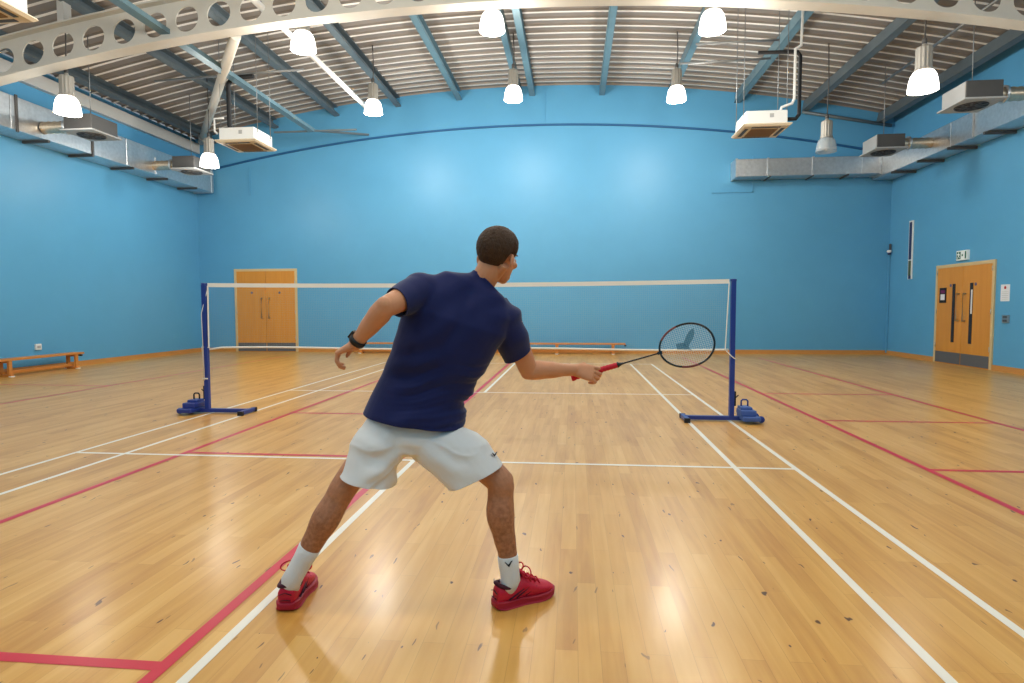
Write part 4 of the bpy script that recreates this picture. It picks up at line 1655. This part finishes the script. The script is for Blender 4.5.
# ---- shoes
def shoe(loc, ang, left):
    """x forward from the heel, y to the side, z up"""
    Rm = Matrix.Rotation(ang, 3, 'Z')
    pts = lambda b: [setattr(v, 'co', loc + Rm @ V((v.co.x, v.co.y * (1.2 if left else 1.08), v.co.z))) for v in b.verts]
    b = NB()
    # upper
    prof = [(0.004, 0.022, 0.066), (0.012, 0.030, 0.088), (0.03, 0.034, 0.086), (0.06, 0.036, 0.076), (0.09, 0.038, 0.088), (0.115, 0.040, 0.108), (0.135, 0.042, 0.103),
            (0.16, 0.0445, 0.088), (0.19, 0.048, 0.074), (0.22, 0.048, 0.064), (0.25, 0.044, 0.055), (0.275, 0.034, 0.045), (0.29, 0.018, 0.034)]
    rings = []
    for x, w, h in prof:
        r = []
        for j in range(28):
            t = 2 * PI * j / 28
            cx, cz = math.cos(t), math.sin(t)
            yy = math.copysign(abs(cx) ** 0.75, cx) * w * (1.0 if cz < 0.2 else 1 - 0.45 * (cz - 0.2) ** 1.2 * (1 if x > 0.07 else 0.4))
            zz = 0.018 + (h * 1.16 - 0.018) * (0.5 + 0.5 * math.copysign(abs(cz) ** 0.85, cz))
            r.append(V((x, yy, zz)))
        rings.append(r)
    loft(b, rings)
    pts(b)
    up = pobj('shoe', b, M['shoe'], smooth=True)
    sub = up.modifiers.new('s', 'SUBSURF')
    sub.levels = 1
    sub.render_levels = 2
    # sole
    b = NB()
    out = [(-0.004, 0.018), (0.006, 0.031), (0.03, 0.038), (0.07, 0.038), (0.11, 0.037), (0.15, 0.041), (0.19, 0.049), (0.225, 0.051), (0.255, 0.047), (0.28, 0.035), (0.296, 0.015)]
    o2 = [(x, w) for x, w in out] + [(x, -w) for x, w in reversed(out)]
    rr = []
    for z, g, lift in ((0.0, -0.006, 1), (0.005, 0.0, 1), (0.017, 0.001, 0.8), (0.027, -0.003, 0.6)):
        r = []
        for x, y in o2:
            toe = max(0, (x - 0.2) / 0.09) ** 2 * 0.014 * lift + (0.005 * max(0, (0.04 - x) / 0.04)) * lift
            r.append(V((x + (g if x > 0.15 else -g) * 0.7, y + math.copysign(g, y), z + toe + (0.006 if x < 0.13 and z > 0.01 else 0))))
        rr.append(r)
    loft(b, rr)
    pts(b)
    so = pobj('sole', b, M['shoe2'], up, smooth=True)
    so.modifiers.new('b', 'BEVEL').width = 0.002
    # collar and lining
    b = NB()
    loop = []
    for j in range(28):
        t = 2 * PI * j / 28
        x = 0.062 + 0.052 * math.cos(t)
        y = 0.034 * math.sin(t)
        z = 0.094 + (0.030 * max(0, math.cos(t)) ** 1.5) + 0.012 * max(0, -math.cos(t)) ** 2 - 0.004 * abs(math.sin(t))
        loop.append(V((x, y, z)))
    tube(b, loop + [loop[0]], 0.0085, 10, cap=False)
    cv = [b.verts.new(q + V((0, 0, -0.004))) for q in loop]
    cc = b.verts.new(V((0.062, 0, 0.088)))
    for j in range(28):
        b.faces.new((cv[j], cv[(j + 1) % 28], cc))
    pts(b)
    pobj('collar', b, M['maroon'], up)
    # tongue
    b = NB()
    loft(b, [ring(V((0.20, 0, 0.083)), V((0, 0.020, 0)), V((0, 0, 0.007)), 14), ring(V((0.15, 0, 0.111)), V((0, 0.024, 0)), V((0, 0, 0.008)), 14), ring(V((0.118, 0, 0.136)), V((0, 0.026, 0)), V((0.004, 0, 0.008)), 14), ring(V((0.106, 0, 0.153)), V((0, 0.022, 0)), V((0.005, 0, 0.006)), 14)])
    pts(b)
    pobj('tongue', b, M['shoe'], up)
    b = NB()
    for i in range(5):
        x = 0.122 + i * 0.021
        z = 0.134 - i * 0.0122
        tube(b, [(x, -0.03, z - 0.012), (x + 0.004, 0, z + 0.003), (x, 0.03, z - 0.012)], 0.0033, 8)
        tube(b, [(x, -0.03, z - 0.012), (x + 0.021, 0.03, z - 0.022)], 0.003, 8)
    for s in (-1, 1):
        lp = []
        for j in range(17):
            t = 2 * PI * j / 16
            lp.append(V((0.128, 0, 0.138)) + V((0.012 + 0.012 * math.sin(t), s * (0.028 - 0.028 * math.cos(t)), 0.016 * math.sin(t) - 0.012 * (1 - math.cos(t)) / 2 + 0.004)))
        tube(b, lp, 0.0028, 8)
        tube(b, [(0.128, 0, 0.138), (0.14, s * 0.022, 0.125), (0.155, s * 0.042, 0.096)], 0.0028, 8)
    pts(b)
    pobj('laces', b, M['lace'], up)
    # side stripes and heel overlay
    b = NB()
    for s in (-1, 1):
        for x0, x1, z0, z1 in ((0.05, 0.12, 0.040, 0.072), (0.085, 0.15, 0.040, 0.076), (0.13, 0.185, 0.040, 0.07)):
            tube(b, [(x0, s * 0.0375, z0), ((x0 + x1) / 2, s * 0.040, (z0 + z1) / 2), (x1, s * 0.0385, z1)], [(0.002, 0.004)] * 3, 8)
    tube(b, [(0.0, -0.022, 0.07), (-0.001, 0, 0.08), (0.0, 0.022, 0.07)], [(0.0015, 0.003)] * 3, 8)
    tube(b, [(0.0, -0.018, 0.046), (-0.003, 0, 0.05), (0.0, 0.018, 0.046)], [(0.0015, 0.003)] * 3, 8)
    pts(b)
    pobj('side_stripes', b, M['maroon'], up)
    return up


shoeR = shoe(SHOE_R, SHOE_RA, False)
shoeL = shoe(SHOE_L, SHOE_LA, True)
mark('bird_mark', (508.5, 564.5), 2.4975, 0.016, MARKS[1])
mark('bird_mark', (494.5, 454.5), 2.50, 0.011, shorts)

# ---- wrist band
b = NB()
ax = (elL - wrL).normalized()
c = wrL + ax * 0.022
a, d = frame_axes(ax)
lathe(b, [(0.030, -0.011), (0.0335, -0.012), (0.0345, 0.0), (0.0335, 0.012), (0.030, 0.011)], c, 32, axis=ax)
wb = pobj('wrist_band', b, M['band'], smooth=True)
b = NB()
dv = (cu * 0.7 - cr * 0.5).normalized()
dv = (dv - ax * dv.dot(ax)).normalized()
box(b, c + dv * 0.034, (0.012, 0.026, 0.036), Matrix((dv, dv.cross(ax), ax)).transposed())
pobj('watch_face', b, M['rframe'], wb, bevel=0.003)

# ------------------------------------------------------------------ racket
rn = (-cf * 0.97 + cu * 0.2)
rn = (rn - rax * rn.dot(rax)).normalized()
ry = rn.cross(rax)
rk = thing('badminton_racket', 'badminton racket with red grip and black oval head held in the hand', 'racket', rb)
rk.matrix_world = Matrix(((rax.x, ry.x, rn.x, rb.x), (rax.y, ry.y, rn.y, rb.y), (rax.z, ry.z, rn.z, rb.z), (0, 0, 0, 1)))
b = NB()
pr = []
for i in range(60):
    z = 0.012 + 0.21 * i / 59
    pr.append((0.0138 + 0.0008 * math.sin(i * 1.4) - 0.0012 * (i / 59), z))
rings = [[V((z, math.cos(2 * PI * j / 20) * r, math.sin(2 * PI * j / 20) * r)) for j in range(20)] for r, z in pr]
loft(b, rings)
obj('grip', b, M['grip'], rk)
b = NB()
rings = [[V((z, math.cos(2 * PI * j / 20) * r, math.sin(2 * PI * j / 20) * r)) for j in range(20)] for r, z in ((0.0135, 0.0), (0.017, 0.004), (0.0165, 0.014), (0.0145, 0.022))]
loft(b, rings)
obj('butt_cap', b, M['grip'], rk)
b = NB()
rings = [[V((z, math.cos(2 * PI * j / 16) * r, math.sin(2 * PI * j / 16) * r)) for j in range(16)] for r, z in ((0.0132, 0.22), (0.0132, 0.226), (0.010, 0.231), (0.005, 0.245), (0.0042, 0.26))]
loft(b, rings)
obj('cone', b, M['rframe'], rk)
b = NB()
tube(b, [(0.25, 0, 0), (0.425, 0, 0)], 0.0037, 12)
obj('shaft', b, M['rframe'], rk)
HX, HA, HB = 0.5475, 0.1235, 0.0985


def oval(t):
    c_, s_ = math.cos(t), math.sin(t)
    return V((HX + HA * c_, HB * s_ * (1 + 0.05 * c_), 0))


b = NB()
L_ = [oval(2 * PI * i / 72) for i in range(73)]
tube(b, L_, [(0.0036, 0.0048)] * 73, 10, hint=(0, 0, 1), cap=False)
box(b, (HX - HA - 0.002, 0, 0), (0.022, 0.014, 0.01))
obj('head_frame', b, M['rframe'], rk)
for t0, t1 in ((1.75, 2.55), (4.3, 4.9)):
    b = NB()
    tube(b, [oval(t0 + (t1 - t0) * i / 14) for i in range(15)], [(0.0038, 0.005)] * 15, 10, hint=(0, 0, 1))
    obj('frame_accent', b, M['rred'], rk)
b = NB()
sw_ = 0.00045
for i in range(-10, 11):
    y = i * 0.0088
    k = max(0, 1 - (y / HB) ** 2) ** 0.5 * HA
    if k > 0.01:
        box(b, (HX, y, 0), (2 * k, 2 * sw_, 2 * sw_))
for i in range(-12, 13):
    x = i * 0.0096
    k = max(0, 1 - (x / HA) ** 2) ** 0.5 * HB
    if k > 0.01:
        box(b, (HX + x, 0, 0.0006), (2 * sw_, 2 * k, 2 * sw_))
strg = obj('strings', b, M['string'], rk)
ang = math.atan2(378.5 - 337.5, 714.5 - 569.5)
b = NB()


def lg(pts):
    o_ = []
    for zx, zy in pts:
        dx, dy = (zx - 758) / 6.02 * 0.00455, -(zy - 213) / 6.02 * 0.00455
        o_.append(V((HX + dx * math.cos(ang) + dy * math.sin(ang), -dx * math.sin(ang) + dy * math.cos(ang), 0.0012)))
    return o_


for pl in ([(742, 192), (758, 152), (776, 124), (800, 108), (805, 140), (796, 172), (776, 204), (768, 224), (744, 216)],
           [(694, 206), (716, 200), (742, 196), (752, 216), (772, 226), (790, 246), (762, 240), (738, 240), (700, 238)]):
    poly(b, lg(pl))
obj('string_stencil', b, M['ink'], strg, recalc=False)

# ------------------------------------------------------------------ world and view
w = bpy.data.worlds.new('world')
scene.world = w
w.use_nodes = True
w.node_tree.nodes['Background'].inputs[0].default_value = (0.8, 0.9, 1.0, 1)
w.node_tree.nodes['Background'].inputs[1].default_value = 0.3
scene.view_settings.view_transform = 'Standard'
scene.view_settings.look = 'None'
scene.view_settings.exposure = 0.0
scene.view_settings.gamma = 0.95
scene.cycles.use_denoising = True
scene.cycles.max_bounces = 8
scene.cycles.diffuse_bounces = 5
